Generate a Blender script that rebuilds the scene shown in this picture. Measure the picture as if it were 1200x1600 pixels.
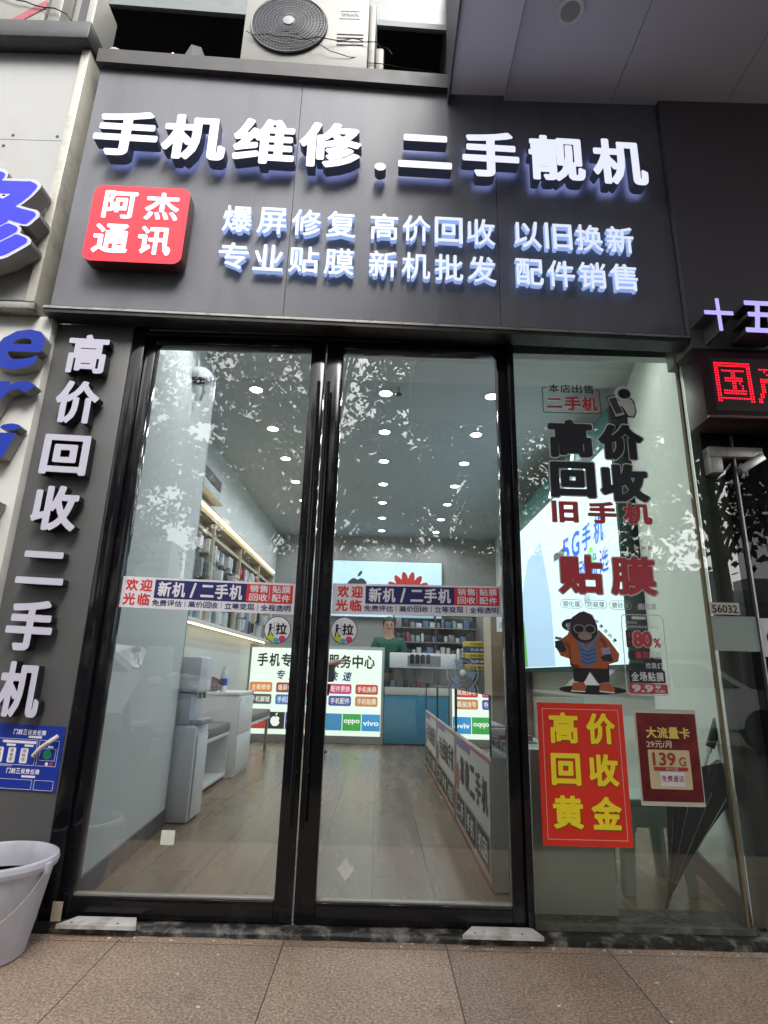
import bpy, bmesh, math, random
import numpy as np
from mathutils import Vector, Matrix, geometry
R = math.radians
sc = bpy.context.scene
col = sc.collection
for o in list(bpy.data.objects): bpy.data.objects.remove(o)

# ------------------------------------------------------------------ camera
CAM = Vector((0.0, -2.811, 1.05)); FPX = 895.0
def cam_axes(p, r, y):
    cp, sp, cr, sr, cy, sy = math.cos(p), math.sin(p), math.cos(r), math.sin(r), math.cos(y), math.sin(y)
    f = Vector((sy*cp, cy*cp, sp)); r0 = Vector((cy, -sy, 0)); u0 = r0.cross(f)
    return r0*cr + u0*sr, -r0*sr + u0*cr, f
AX, AY, AF = cam_axes(.2755, .0275, .003)
cd = bpy.data.cameras.new('camera'); cam = bpy.data.objects.new('camera', cd); col.objects.link(cam)
cd.sensor_fit = 'VERTICAL'; cd.sensor_height = 24; cd.lens = FPX/1600*24
cd.clip_start = .05; cd.clip_end = 2000
cam.matrix_world = Matrix(((AX.x, AY.x, -AF.x, CAM.x), (AX.y, AY.y, -AF.y, CAM.y), (AX.z, AY.z, -AF.z, CAM.z), (0, 0, 0, 1)))
sc.camera = cam
# ------------------------------------------------------------------ sky and sun (overcast day)
w = bpy.data.worlds.new('World'); sc.world = w; w.use_nodes = True
wn = w.node_tree; wn.nodes.clear()
sky = wn.nodes.new('ShaderNodeTexSky'); sky.sky_type = 'NISHITA'; sky.sun_disc = False
sky.sun_elevation = R(50); sky.sun_rotation = R(160); sky.dust_density = 4; sky.air_density = 1.5
hs = wn.nodes.new('ShaderNodeHueSaturation'); hs.inputs['Saturation'].default_value = .12
bg = wn.nodes.new('ShaderNodeBackground'); bg.inputs['Strength'].default_value = .15
wo = wn.nodes.new('ShaderNodeOutputWorld')
wn.links.new(sky.outputs[0], hs.inputs['Color']); wn.links.new(hs.outputs[0], bg.inputs[0]); wn.links.new(bg.outputs[0], wo.inputs[0])
sl = bpy.data.lights.new('sun', 'SUN'); sl.energy = .9; sl.angle = R(25); sl.color = (1, .97, .92)
so = bpy.data.objects.new('sun', sl); col.objects.link(so)
so.rotation_euler = Vector((math.sin(R(160))*math.cos(R(50)), math.cos(R(160))*math.cos(R(50)), math.sin(R(50)))).to_track_quat('Z', 'Y').to_euler()
sc.view_settings.view_transform = 'Standard'; sc.view_settings.look = 'None'
sc.view_settings.exposure = 1.42; sc.view_settings.gamma = 1
sc.render.engine = 'CYCLES'
sc.cycles.use_denoising = True
sc.cycles.max_bounces = 10; sc.cycles.transparent_max_bounces = 24; sc.cycles.glossy_bounces = 5; sc.cycles.diffuse_bounces = 3
sc.cycles.caustics_reflective = False; sc.cycles.caustics_refractive = False
sc.cycles.sample_clamp_indirect = 6

# ------------------------------------------------------------------ materials
def new_mat(name):
    m = bpy.data.materials.new(name); m.use_nodes = True
    return m, m.node_tree, m.node_tree.nodes['Principled BSDF']
def mat(name, c, rough=.5, metal=0, var=0, scale=8, bump=0, bscale=60, spec=.5, stain=None, stamt=.3, stscale=2.0, stretch=None, coat=0):
    m, nt, b = new_mat(name); L = nt.links.new
    b.inputs['Base Color'].default_value = (*c, 1); b.inputs['Roughness'].default_value = rough
    b.inputs['Metallic'].default_value = metal; b.inputs['Specular IOR Level'].default_value = spec
    b.inputs['Coat Weight'].default_value = coat
    tc = nt.nodes.new('ShaderNodeTexCoord'); src = tc.outputs['Object']
    if stretch:
        mp = nt.nodes.new('ShaderNodeMapping'); mp.inputs['Scale'].default_value = stretch; L(src, mp.inputs[0]); src = mp.outputs[0]
    last = None
    if var:
        n = nt.nodes.new('ShaderNodeTexNoise'); n.inputs['Scale'].default_value = scale; n.inputs['Detail'].default_value = 6; L(src, n.inputs[0])
        mx = nt.nodes.new('ShaderNodeMix'); mx.data_type = 'RGBA'
        mx.inputs[6].default_value = tuple(v*(1-var) for v in c) + (1,); mx.inputs[7].default_value = tuple(min(1, v*(1+var)) for v in c) + (1,)
        L(n.outputs[0], mx.inputs[0]); last = mx.outputs[2]
        rm = nt.nodes.new('ShaderNodeMapRange'); rm.inputs[3].default_value = max(0, rough-.12); rm.inputs[4].default_value = min(1, rough+.12)
        L(n.outputs[0], rm.inputs[0]); L(rm.outputs[0], b.inputs['Roughness'])
    if stain:
        n2 = nt.nodes.new('ShaderNodeTexNoise'); n2.inputs['Scale'].default_value = stscale; n2.inputs['Detail'].default_value = 9; n2.inputs['Roughness'].default_value = .7; L(src, n2.inputs[0])
        cr = nt.nodes.new('ShaderNodeMapRange'); cr.inputs[1].default_value = .5; cr.inputs[2].default_value = .72; cr.inputs[3].default_value = 0; cr.inputs[4].default_value = stamt
        L(n2.outputs[0], cr.inputs[0])
        m2 = nt.nodes.new('ShaderNodeMix'); m2.data_type = 'RGBA'; L(cr.outputs[0], m2.inputs[0])
        if last: L(last, m2.inputs[6])
        else: m2.inputs[6].default_value = (*c, 1)
        m2.inputs[7].default_value = (*stain, 1); last = m2.outputs[2]
    if last: L(last, b.inputs['Base Color'])
    if bump:
        n3 = nt.nodes.new('ShaderNodeTexNoise'); n3.inputs['Scale'].default_value = bscale; n3.inputs['Detail'].default_value = 4; L(src, n3.inputs[0])
        bp = nt.nodes.new('ShaderNodeBump'); bp.inputs['Strength'].default_value = bump; bp.inputs['Distance'].default_value = .01
        L(n3.outputs[0], bp.inputs['Height']); L(bp.outputs[0], b.inputs['Normal'])
    return m
def emat(name, c, s, base=None):
    m, nt, b = new_mat(name)
    b.inputs['Base Color'].default_value = (*(base or c), 1); b.inputs['Emission Color'].default_value = (*c, 1); b.inputs['Emission Strength'].default_value = s
    b.inputs['Roughness'].default_value = .4
    return m
def glass_mat(name, tint=(.93, .96, .95), refl=1.0, dirt=0.0, rough=0.0):
    m, nt, b = new_mat(name); L = nt.links.new; nt.nodes.remove(b)
    out = nt.nodes['Material Output']
    tr = nt.nodes.new('ShaderNodeBsdfTransparent'); tr.inputs[0].default_value = (*tint, 1)
    gl = nt.nodes.new('ShaderNodeBsdfGlossy'); gl.inputs['Roughness'].default_value = rough; gl.inputs[0].default_value = (1, 1, 1, 1)
    fr = nt.nodes.new('ShaderNodeFresnel'); fr.inputs[0].default_value = 1.52
    ml = nt.nodes.new('ShaderNodeMath'); ml.operation = 'MULTIPLY'; ml.inputs[1].default_value = 1.9*refl; ml.use_clamp = True
    L(fr.outputs[0], ml.inputs[0])
    mx = nt.nodes.new('ShaderNodeMixShader'); L(ml.outputs[0], mx.inputs[0]); L(tr.outputs[0], mx.inputs[1]); L(gl.outputs[0], mx.inputs[2])
    last = mx.outputs[0]
    if dirt:
        df = nt.nodes.new('ShaderNodeBsdfDiffuse'); df.inputs[0].default_value = (.62, .63, .6, 1)
        tc = nt.nodes.new('ShaderNodeTexCoord'); mp = nt.nodes.new('ShaderNodeMapping'); mp.inputs['Scale'].default_value = (9, 9, .7)
        n = nt.nodes.new('ShaderNodeTexNoise'); n.inputs['Scale'].default_value = 1.6; n.inputs['Detail'].default_value = 8; n.inputs['Roughness'].default_value = .7
        L(tc.outputs['Object'], mp.inputs[0]); L(mp.outputs[0], n.inputs[0])
        rg = nt.nodes.new('ShaderNodeMapRange'); rg.inputs[1].default_value = .45; rg.inputs[2].default_value = .8; rg.inputs[3].default_value = dirt*.25; rg.inputs[4].default_value = dirt*1.6
        L(n.outputs[0], rg.inputs[0])
        m2 = nt.nodes.new('ShaderNodeMixShader'); L(rg.outputs[0], m2.inputs[0]); L(last, m2.inputs[1]); L(df.outputs[0], m2.inputs[2]); last = m2.outputs[0]
    L(last, out.inputs[0])
    return m
def c8(r, g, b):
    return tuple(((v/255+.055)/1.055)**2.4 if v > 10 else v/255/12.92 for v in (r, g, b))

# ------------------------------------------------------------------ mesh building
class MB:
    def __init__(s): s.v = []; s.f = []
    def add(s, v, f):
        n = len(s.v); s.v += [tuple(p) for p in v]; s.f += [tuple(i+n for i in q) for q in f]; return s
    def bm(s, bm):
        bm.verts.index_update(); s.add([v.co[:] for v in bm.verts], [[v.index for v in f.verts] for f in bm.faces]); bm.free(); return s
    def box(s, x0, x1, y0, y1, z0, z1, bev=0, rot=0, piv=None, M=None):
        bm = bmesh.new(); bmesh.ops.create_cube(bm, size=1)
        for v in bm.verts: v.co = ((x0+x1)/2+v.co.x*(x1-x0), (y0+y1)/2+v.co.y*(y1-y0), (z0+z1)/2+v.co.z*(z1-z0))
        if bev: bmesh.ops.bevel(bm, geom=bm.edges[:], offset=bev, segments=2, affect='EDGES', profile=.5)
        if rot:
            p = Vector(piv or ((x0+x1)/2, (y0+y1)/2, 0)); Q = Matrix.Translation(p) @ Matrix.Rotation(rot, 4, 'Z') @ Matrix.Translation(-p)
            bmesh.ops.transform(bm, matrix=Q, verts=bm.verts)
        if M: bmesh.ops.transform(bm, matrix=M, verts=bm.verts)
        return s.bm(bm)
    def quad(s, *p): return s.add(p, [tuple(range(len(p)))])
    def cyl(s, a, b, r, n=16, r2=None, caps=True):
        a, b = Vector(a), Vector(b); d = (b-a).normalized(); u = d.orthogonal().normalized(); w_ = d.cross(u); r2 = r if r2 is None else r2
        v = [a+(u*math.cos(t)+w_*math.sin(t))*r for t in [2*math.pi*k/n for k in range(n)]] + [b+(u*math.cos(t)+w_*math.sin(t))*r2 for t in [2*math.pi*k/n for k in range(n)]]
        f = [(k, (k+1) % n, n+(k+1) % n, n+k) for k in range(n)]
        if caps: f += [tuple(range(n))[::-1], tuple(range(n, 2*n))]
        return s.add(v, f)
    def tube(s, pts, r, n=8, radii=None, caps=True):
        P = [Vector(p) for p in pts]; m = len(P); V = []; F = []; u = None
        for i, p in enumerate(P):
            d = (P[min(i+1, m-1)]-P[max(i-1, 0)]).normalized()
            u = d.orthogonal().normalized() if u is None else (u-d*u.dot(d)).normalized()
            w_ = d.cross(u); rr = radii[i] if radii else r
            V += [p+(u*math.cos(t)+w_*math.sin(t))*rr for t in [2*math.pi*k/n for k in range(n)]]
        for i in range(m-1): F += [(i*n+k, i*n+(k+1) % n, (i+1)*n+(k+1) % n, (i+1)*n+k) for k in range(n)]
        if caps: F += [tuple(range(n))[::-1], tuple(range((m-1)*n, m*n))]
        return s.add(V, F)
    def lathe(s, prof, c=(0, 0, 0), n=32, ax='Z', sx=1, sy=1):
        V = []; F = []; m = len(prof)
        for r, h in prof:
            for k in range(n):
                t = 2*math.pi*k/n; x, y = r*math.cos(t)*sx, r*math.sin(t)*sy
                q = (x, y, h) if ax == 'Z' else ((x, h, y) if ax == 'Y' else (h, x, y))
                V.append((c[0]+q[0], c[1]+q[1], c[2]+q[2]))
        for i in range(m-1): F += [(i*n+k, i*n+(k+1) % n, (i+1)*n+(k+1) % n, (i+1)*n+k) for k in range(n)]
        if prof[0][0] > 1e-5: F.append(tuple(range(n))[::-1])
        if prof[-1][0] > 1e-5: F.append(tuple(range((m-1)*n, m*n)))
        return s.add(V, F)
    def ball(s, c, r, sub=2, sc_=(1, 1, 1), jit=0, seed=0):
        bm = bmesh.new(); bmesh.ops.create_icosphere(bm, subdivisions=sub, radius=1); rn = random.Random(seed)
        for v in bm.verts:
            k = 1+rn.uniform(-jit, jit); v.co = (c[0]+v.co.x*r*sc_[0]*k, c[1]+v.co.y*r*sc_[1]*k, c[2]+v.co.z*r*sc_[2]*k)
        return s.bm(bm)
    # flat shapes on a frame: fr = (origin, u axis, v axis, outward normal); coordinates are metres on that plane
    def poly(s, pts, fr, h=0.0, thick=0.0):
        O, U, V, N = fr; n = len(pts); a = [O+U*p[0]+V*p[1]+N*h for p in pts]
        if thick:
            b = [q-N*thick for q in a]
            return s.add(a+b, [tuple(range(n)), tuple(range(n, 2*n))[::-1]] + [(k, n+k, n+(k+1) % n, (k+1) % n) for k in range(n)])
        return s.add(a, [tuple(range(n))])
    def rect(s, u0, u1, v0, v1, fr, h=0.0, thick=0.0, rad=0.0):
        if rad: return s.poly(rrect(u0, u1, v0, v1, rad), fr, h, thick)
        return s.poly([(u0, v0), (u1, v0), (u1, v1), (u0, v1)], fr, h, thick)
    def ring(s, u0, u1, v0, v1, wd, fr, h=0.0, thick=0.0, rad=0.0):
        if not rad:
            s.rect(u0, u1, v0, v0+wd, fr, h, thick); s.rect(u0, u1, v1-wd, v1, fr, h, thick)
            s.rect(u0, u0+wd, v0+wd, v1-wd, fr, h, thick); return s.rect(u1-wd, u1, v0+wd, v1-wd, fr, h, thick)
        O, U, V, N = fr; A = rrect(u0, u1, v0, v1, rad); B = rrect(u0+wd, u1-wd, v0+wd, v1-wd, max(rad-wd, .001)); n = len(A)
        return s.add([O+U*p[0]+V*p[1]+N*h for p in A+B], [(k, (k+1) % n, n+(k+1) % n, n+k) for k in range(n)])
    def disc(s, u, v, r, fr, h=0.0, thick=0.0, n=24, rv=None):
        rv = rv or r
        return s.poly([(u+r*math.cos(2*math.pi*k/n), v+rv*math.sin(2*math.pi*k/n)) for k in range(n)], fr, h, thick)
    def text(s, body, u0, u1, v0, v1, fr, h=0.0, thick=0.0, bold=.03, shear=0.0, latin=False, grow=0.0, rot=0.0):
        """fit a string into the box u0..u1, v0..v1 on the frame"""
        vs, fs, bd = string_mesh(body, bold, u1-u0 > .12 and bold > .02 and len(body) == 1 and v1-v0 > .12)
        if not len(vs): return s
        x0, y0 = vs.min(0); x1, y1 = vs.max(0)
        O, U, V, N = fr; q = (vs-[x0, y0])/[max(x1-x0, 1e-6), max(y1-y0, 1e-6)]
        W_, H_ = u1-u0, v1-v0; cu, cv = (u0+u1)/2, (v0+v1)/2; c_, s_ = math.cos(rot), math.sin(rot)
        P = []
        for a, b in q:
            x = (a-.5)*(W_+grow)+shear*(b-.5)*H_; y = (b-.5)*(H_+grow)
            P.append(O+U*(cu+x*c_-y*s_)+V*(cv+x*s_+y*c_)+N*h)
        n = len(P)
        if thick:
            s.add(P+[p-N*thick for p in P], list(fs)+[t[::-1] for t in [tuple(i+n for i in t) for t in fs]]+[(a, a+n, b+n, b) for a, b in bd])
        else: s.add(P, fs)
        return s
    def row(s, body, u0, u1, v0, v1, fr, gap=.12, **k):
        """characters spread evenly over u0..u1, each filling its own cell"""
        n = len(body); p = (u1-u0)/(n-gap) if n > 1 else (u1-u0)
        for i, ch in enumerate(body):
            if ch == ' ': continue
            a = u0+i*p; b = a+p*(1-gap)
            c0, c1 = v0, v1
            if ch == '二': c0, c1 = v0+(v1-v0)*.08, v1-(v1-v0)*.1
            if ch == '口': c1 = v1-.05*(v1-v0)
            if ch == '/': a, b = a+(b-a)*.28, b-(b-a)*.28
            if ch == '|': a, b = a+(b-a)*.42, b-(b-a)*.42
            s.text(ch, a, b, c0, c1, fr, **k)
        return s
def rrect(u0, u1, v0, v1, r, n=5):
    P = []
    for cx, cy, a in ((u1-r, v1-r, 0), (u0+r, v1-r, 90), (u0+r, v0+r, 180), (u1-r, v0+r, 270)):
        P += [(cx+r*math.cos(R(a+90*k/n)), cy+r*math.sin(R(a+90*k/n))) for k in range(n+1)]
    return P
# ---- glyph outlines from the built-in font, thickened through a distance field
_gc = {}
def raw_glyph(body):
    c = bpy.data.curves.new('glyph', 'FONT'); c.body = body; c.size = 1; c.resolution_u = 3
    o = bpy.data.objects.new('glyph', c); col.objects.link(o); bpy.context.view_layer.update()
    me = bpy.data.meshes.new_from_object(o.evaluated_get(bpy.context.evaluated_depsgraph_get()))
    v = np.array([(p.co.x, p.co.y) for p in me.vertices]).reshape(-1, 2); f = [tuple(p.vertices) for p in me.polygons]
    bpy.data.objects.remove(o); bpy.data.curves.remove(c); bpy.data.meshes.remove(me)
    return v, f
def boundary(f):
    e = {}
    for t in f:
        for a, b in zip(t, t[1:]+t[:1]): e[(a, b)] = 1
    return [k for k in e if (k[1], k[0]) not in e]
def bold_glyph(body, off, step=.016, smp=.011):
    v, f = raw_glyph(body)
    if not len(v): return v, f, []
    bd = boundary(f); A = v[[a for a, b in bd]]; B = v[[b for a, b in bd]]
    lo = v.min(0)-off-3*step; hi = v.max(0)+off+3*step
    xs = np.arange(lo[0], hi[0], step); ys = np.arange(lo[1], hi[1], step)
    X, Y = np.meshgrid(xs, ys, indexing='ij'); g = np.stack([X.ravel(), Y.ravel()], 1)
    S = []
    for a, b in zip(A, B):
        n = max(1, int(np.hypot(*(b-a))/smp)); t = np.linspace(0, 1, n, endpoint=False)[:, None]; S.append(a+(b-a)*t)
    S = np.concatenate(S); D = np.full(len(g), 9.)
    # stamp a small window of distances round every sample of the outline
    k = int(math.ceil((off+2*step)/step)); ii, jj = np.meshgrid(np.arange(-k, k+1), np.arange(-k, k+1), indexing='ij'); ii = ii.ravel(); jj = jj.ravel()
    ci = np.rint((S[:, 0]-lo[0])/step).astype(int)[:, None]+ii; cj = np.rint((S[:, 1]-lo[1])/step).astype(int)[:, None]+jj
    ok = (ci >= 0) & (ci < len(xs)) & (cj >= 0) & (cj < len(ys)); ci = np.where(ok, ci, 0); cj = np.where(ok, cj, 0)
    dx = np.abs(xs[ci]-S[:, :1]); dy = np.abs(ys[cj]-S[:, 1:]); d = np.where(ok, np.maximum(np.maximum(dx, dy), (dx+dy)*.72), 9.)
    np.minimum.at(D, (ci*len(ys)+cj).ravel(), d.ravel())
    ins = np.zeros(len(g), bool)
    for a, b in zip(A, B):
        if a[1] == b[1]: continue
        k = ((a[1] > g[:, 1]) != (b[1] > g[:, 1])) & (g[:, 0] < (b[0]-a[0])*(g[:, 1]-a[1])/(b[1]-a[1])+a[0]); ins ^= k
    F = (np.where(ins, D, -D)+off+1e-7).reshape(X.shape)
    # marching squares
    nxt = {}; pos = {}
    I = F > 0
    cells = np.argwhere((I[:-1, :-1].astype(int)+I[1:, :-1]+I[1:, 1:]+I[:-1, 1:]) % 4 != 0)
    def pt(i, j, k, l):
        key = (i, j, k, l) if (i, j) < (k, l) else (k, l, i, j)
        if key not in pos:
            a, b = F[i, j], F[k, l]; t = a/(a-b); pos[key] = (xs[i]+(xs[k]-xs[i])*t, ys[j]+(ys[l]-ys[j])*t)
        return key
    for i, j in cells:
        c = [(i, j), (i+1, j), (i+1, j+1), (i, j+1)]; s_ = [I[p] for p in c]; ed = []
        for k in range(4):
            a, b = k, (k+1) % 4
            if s_[a] and not s_[b]: ed.append(('o', pt(*c[a], *c[b])))
            elif s_[b] and not s_[a]: ed.append(('i', pt(*c[a], *c[b])))
        m = len(ed)
        for k in range(m):
            if ed[k][0] == 'o' : nxt[ed[k][1]] = ed[(k+1) % m][1] if ed[(k+1) % m][0] == 'i' else ed[(k-1) % m][1]
    loops = []; seen = set()
    for st in list(nxt):
        if st in seen: continue
        L = []; k = st
        while k not in seen and k in nxt: seen.add(k); L.append(pos[k]); k = nxt[k]
        if len(L) > 5:
            q = np.array(L); n = len(q); tol = step*.16   # drop points that lie on the line between their neighbours
            far = int(np.argmax(np.hypot(*(q-q[0]).T)))
            def dp(a, b):
                if b-a < 2: return []
                p0, p1 = q[a], q[b % n]; d = p1-p0; ln = np.hypot(*d) or 1e-9; m_ = q[a+1:b]
                dist = np.abs((m_[:, 0]-p0[0])*d[1]-(m_[:, 1]-p0[1])*d[0])/ln; kk = int(np.argmax(dist))
                if dist[kk] < tol: return []
                kk += a+1; return dp(a, kk)+[kk]+dp(kk, b)
            ids = [0]+dp(0, far)+[far]+dp(far, n)
            if len(ids) > 2: loops.append(q[ids])
    V = np.concatenate(loops); E = []; n0 = 0
    for L in loops: E += [(n0+k, n0+(k+1) % len(L)) for k in range(len(L))]; n0 += len(L)
    r_ = geometry.delaunay_2d_cdt([Vector(p) for p in V], E, [], 0, 1e-7)
    W = np.array([(p.x, p.y) for p in r_[0]]); tr_ = [tuple(t) for t in r_[2]]
    ct = np.array([W[list(t)].mean(0) for t in tr_]); ins = np.zeros(len(ct), bool)
    for a, b in ((V[i], V[j]) for i, j in E):
        if a[1] == b[1]: continue
        ins ^= ((a[1] > ct[:, 1]) != (b[1] > ct[:, 1])) & (ct[:, 0] < (b[0]-a[0])*(ct[:, 1]-a[1])/(b[1]-a[1])+a[0])
    V = W; T = []
    for t, k in zip(tr_, ins):
        if not k: continue
        a, b, c = V[t[0]], V[t[1]], V[t[2]]; cr = (b[0]-a[0])*(c[1]-a[1])-(b[1]-a[1])*(c[0]-a[0])
        if abs(cr) < 1e-10: continue
        T.append(t if cr > 0 else t[::-1])
    return V, T, boundary(T)
def string_mesh(body, bold, fine=False):
    k = (body, round(bold, 4))
    if k not in _gc:
        if bold > 0: _gc[k] = bold_glyph(body, bold, *((.010, .007) if fine else (.016, .011) if len(body) == 1 else (.03, .02)))
        else:
            v, f = raw_glyph(body); _gc[k] = (v, f, boundary(f))
    return _gc[k]
def FR(x, y, z, nx=0, ny=-1, tilt=0.0):
    """upright frame through x, y, z with horizontal outward normal (nx, ny)"""
    N = Vector((nx, ny, 0)).normalized(); U = Vector((-N.y, N.x, 0)); U = (U+Vector((0, 0, tilt))).normalized()
    return Vector((x, y, z)), U, Vector((0, 0, 1)), N
def front(y, tilt=0.0): return FR(0, y, 0, tilt=tilt)   # u = world x, v = world z on the plane at depth y

ORG = {}
def link(name, mb, m, parent=None, org=None, smooth=True, ang=26):
    me = bpy.data.meshes.new(name)
    base = Vector(ORG[parent.name]) if parent else Vector(org) if org else Vector((sum(v[0] for v in mb.v)/len(mb.v), sum(v[1] for v in mb.v)/len(mb.v), min(v[2] for v in mb.v)))
    me.from_pydata([(v[0]-base.x, v[1]-base.y, v[2]-base.z) for v in mb.v], [], mb.f); me.materials.append(m)
    if smooth:
        me.shade_smooth(); me.set_sharp_from_angle(angle=R(ang))
    o = bpy.data.objects.new(name, me); col.objects.link(o)
    if parent: o.parent = parent
    else: o.location = base
    ORG[o.name] = base
    return o
def tag(o, label, cat, group=None):
    o['label'] = label; o['category'] = cat
    if group: o['group'] = group
    return o
def thing(name, loc, label, cat, group=None):
    o = bpy.data.objects.new(name, None); col.objects.link(o); o.location = loc; ORG[o.name] = Vector(loc); o.empty_display_size = .1
    return tag(o, label, cat, group)
def struct(name, mb, m, **k):
    o = link(name, mb, m, **k); o['kind'] = 'structure'; return o
def copy_tree(o, loc=None, parent=None, label=None, rz=None):
    c = o.copy(); col.objects.link(c)
    if parent: c.parent = parent
    if loc is not None: c.location = loc
    if rz is not None: c.rotation_euler.z = rz
    if label: c['label'] = label
    ORG[c.name] = Vector(c.location) if not parent else ORG.get(parent.name, Vector((0, 0, 0)))
    for ch in list(o.children): copy_tree(ch, None, c)
    return c

# shared materials
M = dict(
 black=mat('black_gloss', (.006, .006, .008), .10, var=.02, scale=5, spec=.4, stain=(.05, .05, .05), stamt=.35, stscale=3),
 blackmatt=mat('black_matt', (.012, .012, .013), .55),
 rubber=mat('rubber', (.02, .02, .02), .8),
 sign=mat('sign_panel', (.182, .184, .206), .42, var=.12, scale=2.2, spec=.4, stain=(.10, .10, .115), stamt=.55, stscale=1.6, stretch=(2.2, 1, .5)),
 trim=mat('dark_trim', (.03, .028, .03), .35, var=.3, scale=6, stain=(.14, .13, .12), stamt=.3, stscale=9),
 steel=mat('steel', (.55, .55, .54), .32, .9, var=.12, scale=20, stain=(.3, .26, .2), stamt=.4, stscale=14),
 white=mat('white_paint', (.72, .73, .74), .5, var=.04, scale=3),
 plastic=mat('white_plastic', (.75, .77, .8), .3),
 grey=mat('grey', (.22, .22, .22), .6, var=.1),
 darkgrey=mat('dark_grey', (.06, .06, .065), .5, var=.15),
 red=mat('print_red', (.62, .03, .035), .45), navy=mat('print_navy', (.02, .02, .12), .45), white_print=mat('print_white', (.72, .7, .74), .45),
 ink=mat('print_black', (.01, .01, .012), .4), yellow=mat('print_yellow', (1, .78, .02), .45),
)
def on(x, y, Y=0.0):
    """photo pixel -> (X, Z) on the upright plane at depth Y"""
    d = AF+AX*((x-600)/FPX)-AY*((y-800)/FPX); t = (Y-CAM.y)/d.y
    return CAM.x+d.x*t, CAM.z+d.z*t
def onbox(x0, y0, x1, y1, Y=0.0):
    a, b = on(x0, y0, Y), on(x1, y1, Y); return a[0], b[0], b[1], a[1]

# ================================================================== ground
def stone_mat():
    m, nt, b = new_mat('paving_granite'); L = nt.links.new
    tc = nt.nodes.new('ShaderNodeTexCoord'); P = tc.outputs['Object']
    v1 = nt.nodes.new('ShaderNodeTexNoise'); v1.inputs['Scale'].default_value = 100; v1.inputs['Detail'].default_value = 5; v1.inputs['Roughness'].default_value = .65; L(P, v1.inputs[0])
    v2 = nt.nodes.new('ShaderNodeTexNoise'); v2.inputs['Scale'].default_value = 2.2; v2.inputs['Detail'].default_value = 6; L(P, v2.inputs[0])
    r1 = nt.nodes.new('ShaderNodeValToRGB'); e = r1.color_ramp.elements
    e[0].position = .33; e[0].color = (.16, .115, .085, 1); e[1].position = .68; e[1].color = (.64, .54, .44, 1)
    k = r1.color_ramp.elements.new(.5); k.color = (.375, .275, .205, 1)
    L(v1.outputs[0], r1.inputs[0])
    mx = nt.nodes.new('ShaderNodeMix'); mx.data_type = 'RGBA'; mx.blend_type = 'MULTIPLY'; mx.inputs[0].default_value = .7
    r2 = nt.nodes.new('ShaderNodeValToRGB'); r2.color_ramp.elements[0].position = .3; r2.color_ramp.elements[0].color = (.62, .55, .5, 1); r2.color_ramp.elements[1].position = .7; r2.color_ramp.elements[1].color = (1, .93, .88, 1)
    L(v2.outputs[0], r2.inputs[0]); L(r1.outputs[0], mx.inputs[6]); L(r2.outputs[0], mx.inputs[7])
    vo = nt.nodes.new('ShaderNodeTexVoronoi'); vo.inputs['Scale'].default_value = 48; L(P, vo.inputs[0])
    rg = nt.nodes.new('ShaderNodeMapRange'); rg.inputs[1].default_value = .12; rg.inputs[2].default_value = .2; rg.inputs[3].default_value = .6; rg.inputs[4].default_value = 0; L(vo.outputs['Distance'], rg.inputs[0])
    m3 = nt.nodes.new('ShaderNodeMix'); m3.data_type = 'RGBA'; L(rg.outputs[0], m3.inputs[0]); L(mx.outputs[2], m3.inputs[6]); m3.inputs[7].default_value = (.55, .46, .36, 1)
    sp = nt.nodes.new('ShaderNodeSeparateXYZ'); L(P, sp.inputs[0])
    def joint(sock, off, pitch, wd):
        a = nt.nodes.new('ShaderNodeMath'); a.operation = 'ADD'; a.inputs[1].default_value = off; L(sock, a.inputs[0])
        q = nt.nodes.new('ShaderNodeMath'); q.operation = 'PINGPONG'; q.inputs[1].default_value = pitch/2; L(a.outputs[0], q.inputs[0])
        c = nt.nodes.new('ShaderNodeMath'); c.operation = 'LESS_THAN'; c.inputs[1].default_value = wd; L(q.outputs[0], c.inputs[0]); return c.outputs[0]
    j1 = joint(sp.outputs[0], .348+6.55, .655, .0021); j2 = joint(sp.outputs[1], .80+6.5, .65, .0018)
    mm = nt.nodes.new('ShaderNodeMath'); mm.operation = 'MAXIMUM'; L(j1, mm.inputs[0]); L(j2, mm.inputs[1])
    m4 = nt.nodes.new('ShaderNodeMix'); m4.data_type = 'RGBA'; L(mm.outputs[0], m4.inputs[0]); L(m3.outputs[2], m4.inputs[6]); m4.inputs[7].default_value = (.02, .018, .015, 1)
    def cell(sock, off, pitch):
        a = nt.nodes.new('ShaderNodeMath'); a.operation = 'ADD'; a.inputs[1].default_value = off; L(sock, a.inputs[0])
        q = nt.nodes.new('ShaderNodeMath'); q.operation = 'DIVIDE'; q.inputs[1].default_value = pitch; L(a.outputs[0], q.inputs[0])
        c = nt.nodes.new('ShaderNodeMath'); c.operation = 'FLOOR'; L(q.outputs[0], c.inputs[0]); return c.outputs[0]
    cb = nt.nodes.new('ShaderNodeCombineXYZ'); L(cell(sp.outputs[0], .348+6.55, .655), cb.inputs[0]); L(cell(sp.outputs[1], .80+6.5, .65), cb.inputs[1])
    wn_ = nt.nodes.new('ShaderNodeTexWhiteNoise'); L(cb.outputs[0], wn_.inputs[0])
    mr = nt.nodes.new('ShaderNodeMapRange'); mr.inputs[3].default_value = .80; mr.inputs[4].default_value = 1.08; L(wn_.outputs[0], mr.inputs[0])
    v5 = nt.nodes.new('ShaderNodeTexNoise'); v5.inputs['Scale'].default_value = 4.5; v5.inputs['Detail'].default_value = 8; v5.inputs['Roughness'].default_value = .7; L(P, v5.inputs[0])
    sr = nt.nodes.new('ShaderNodeMapRange'); sr.inputs[1].default_value = .52; sr.inputs[2].default_value = .7; sr.inputs[3].default_value = 1; sr.inputs[4].default_value = .62; L(v5.outputs[0], sr.inputs[0])
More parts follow.
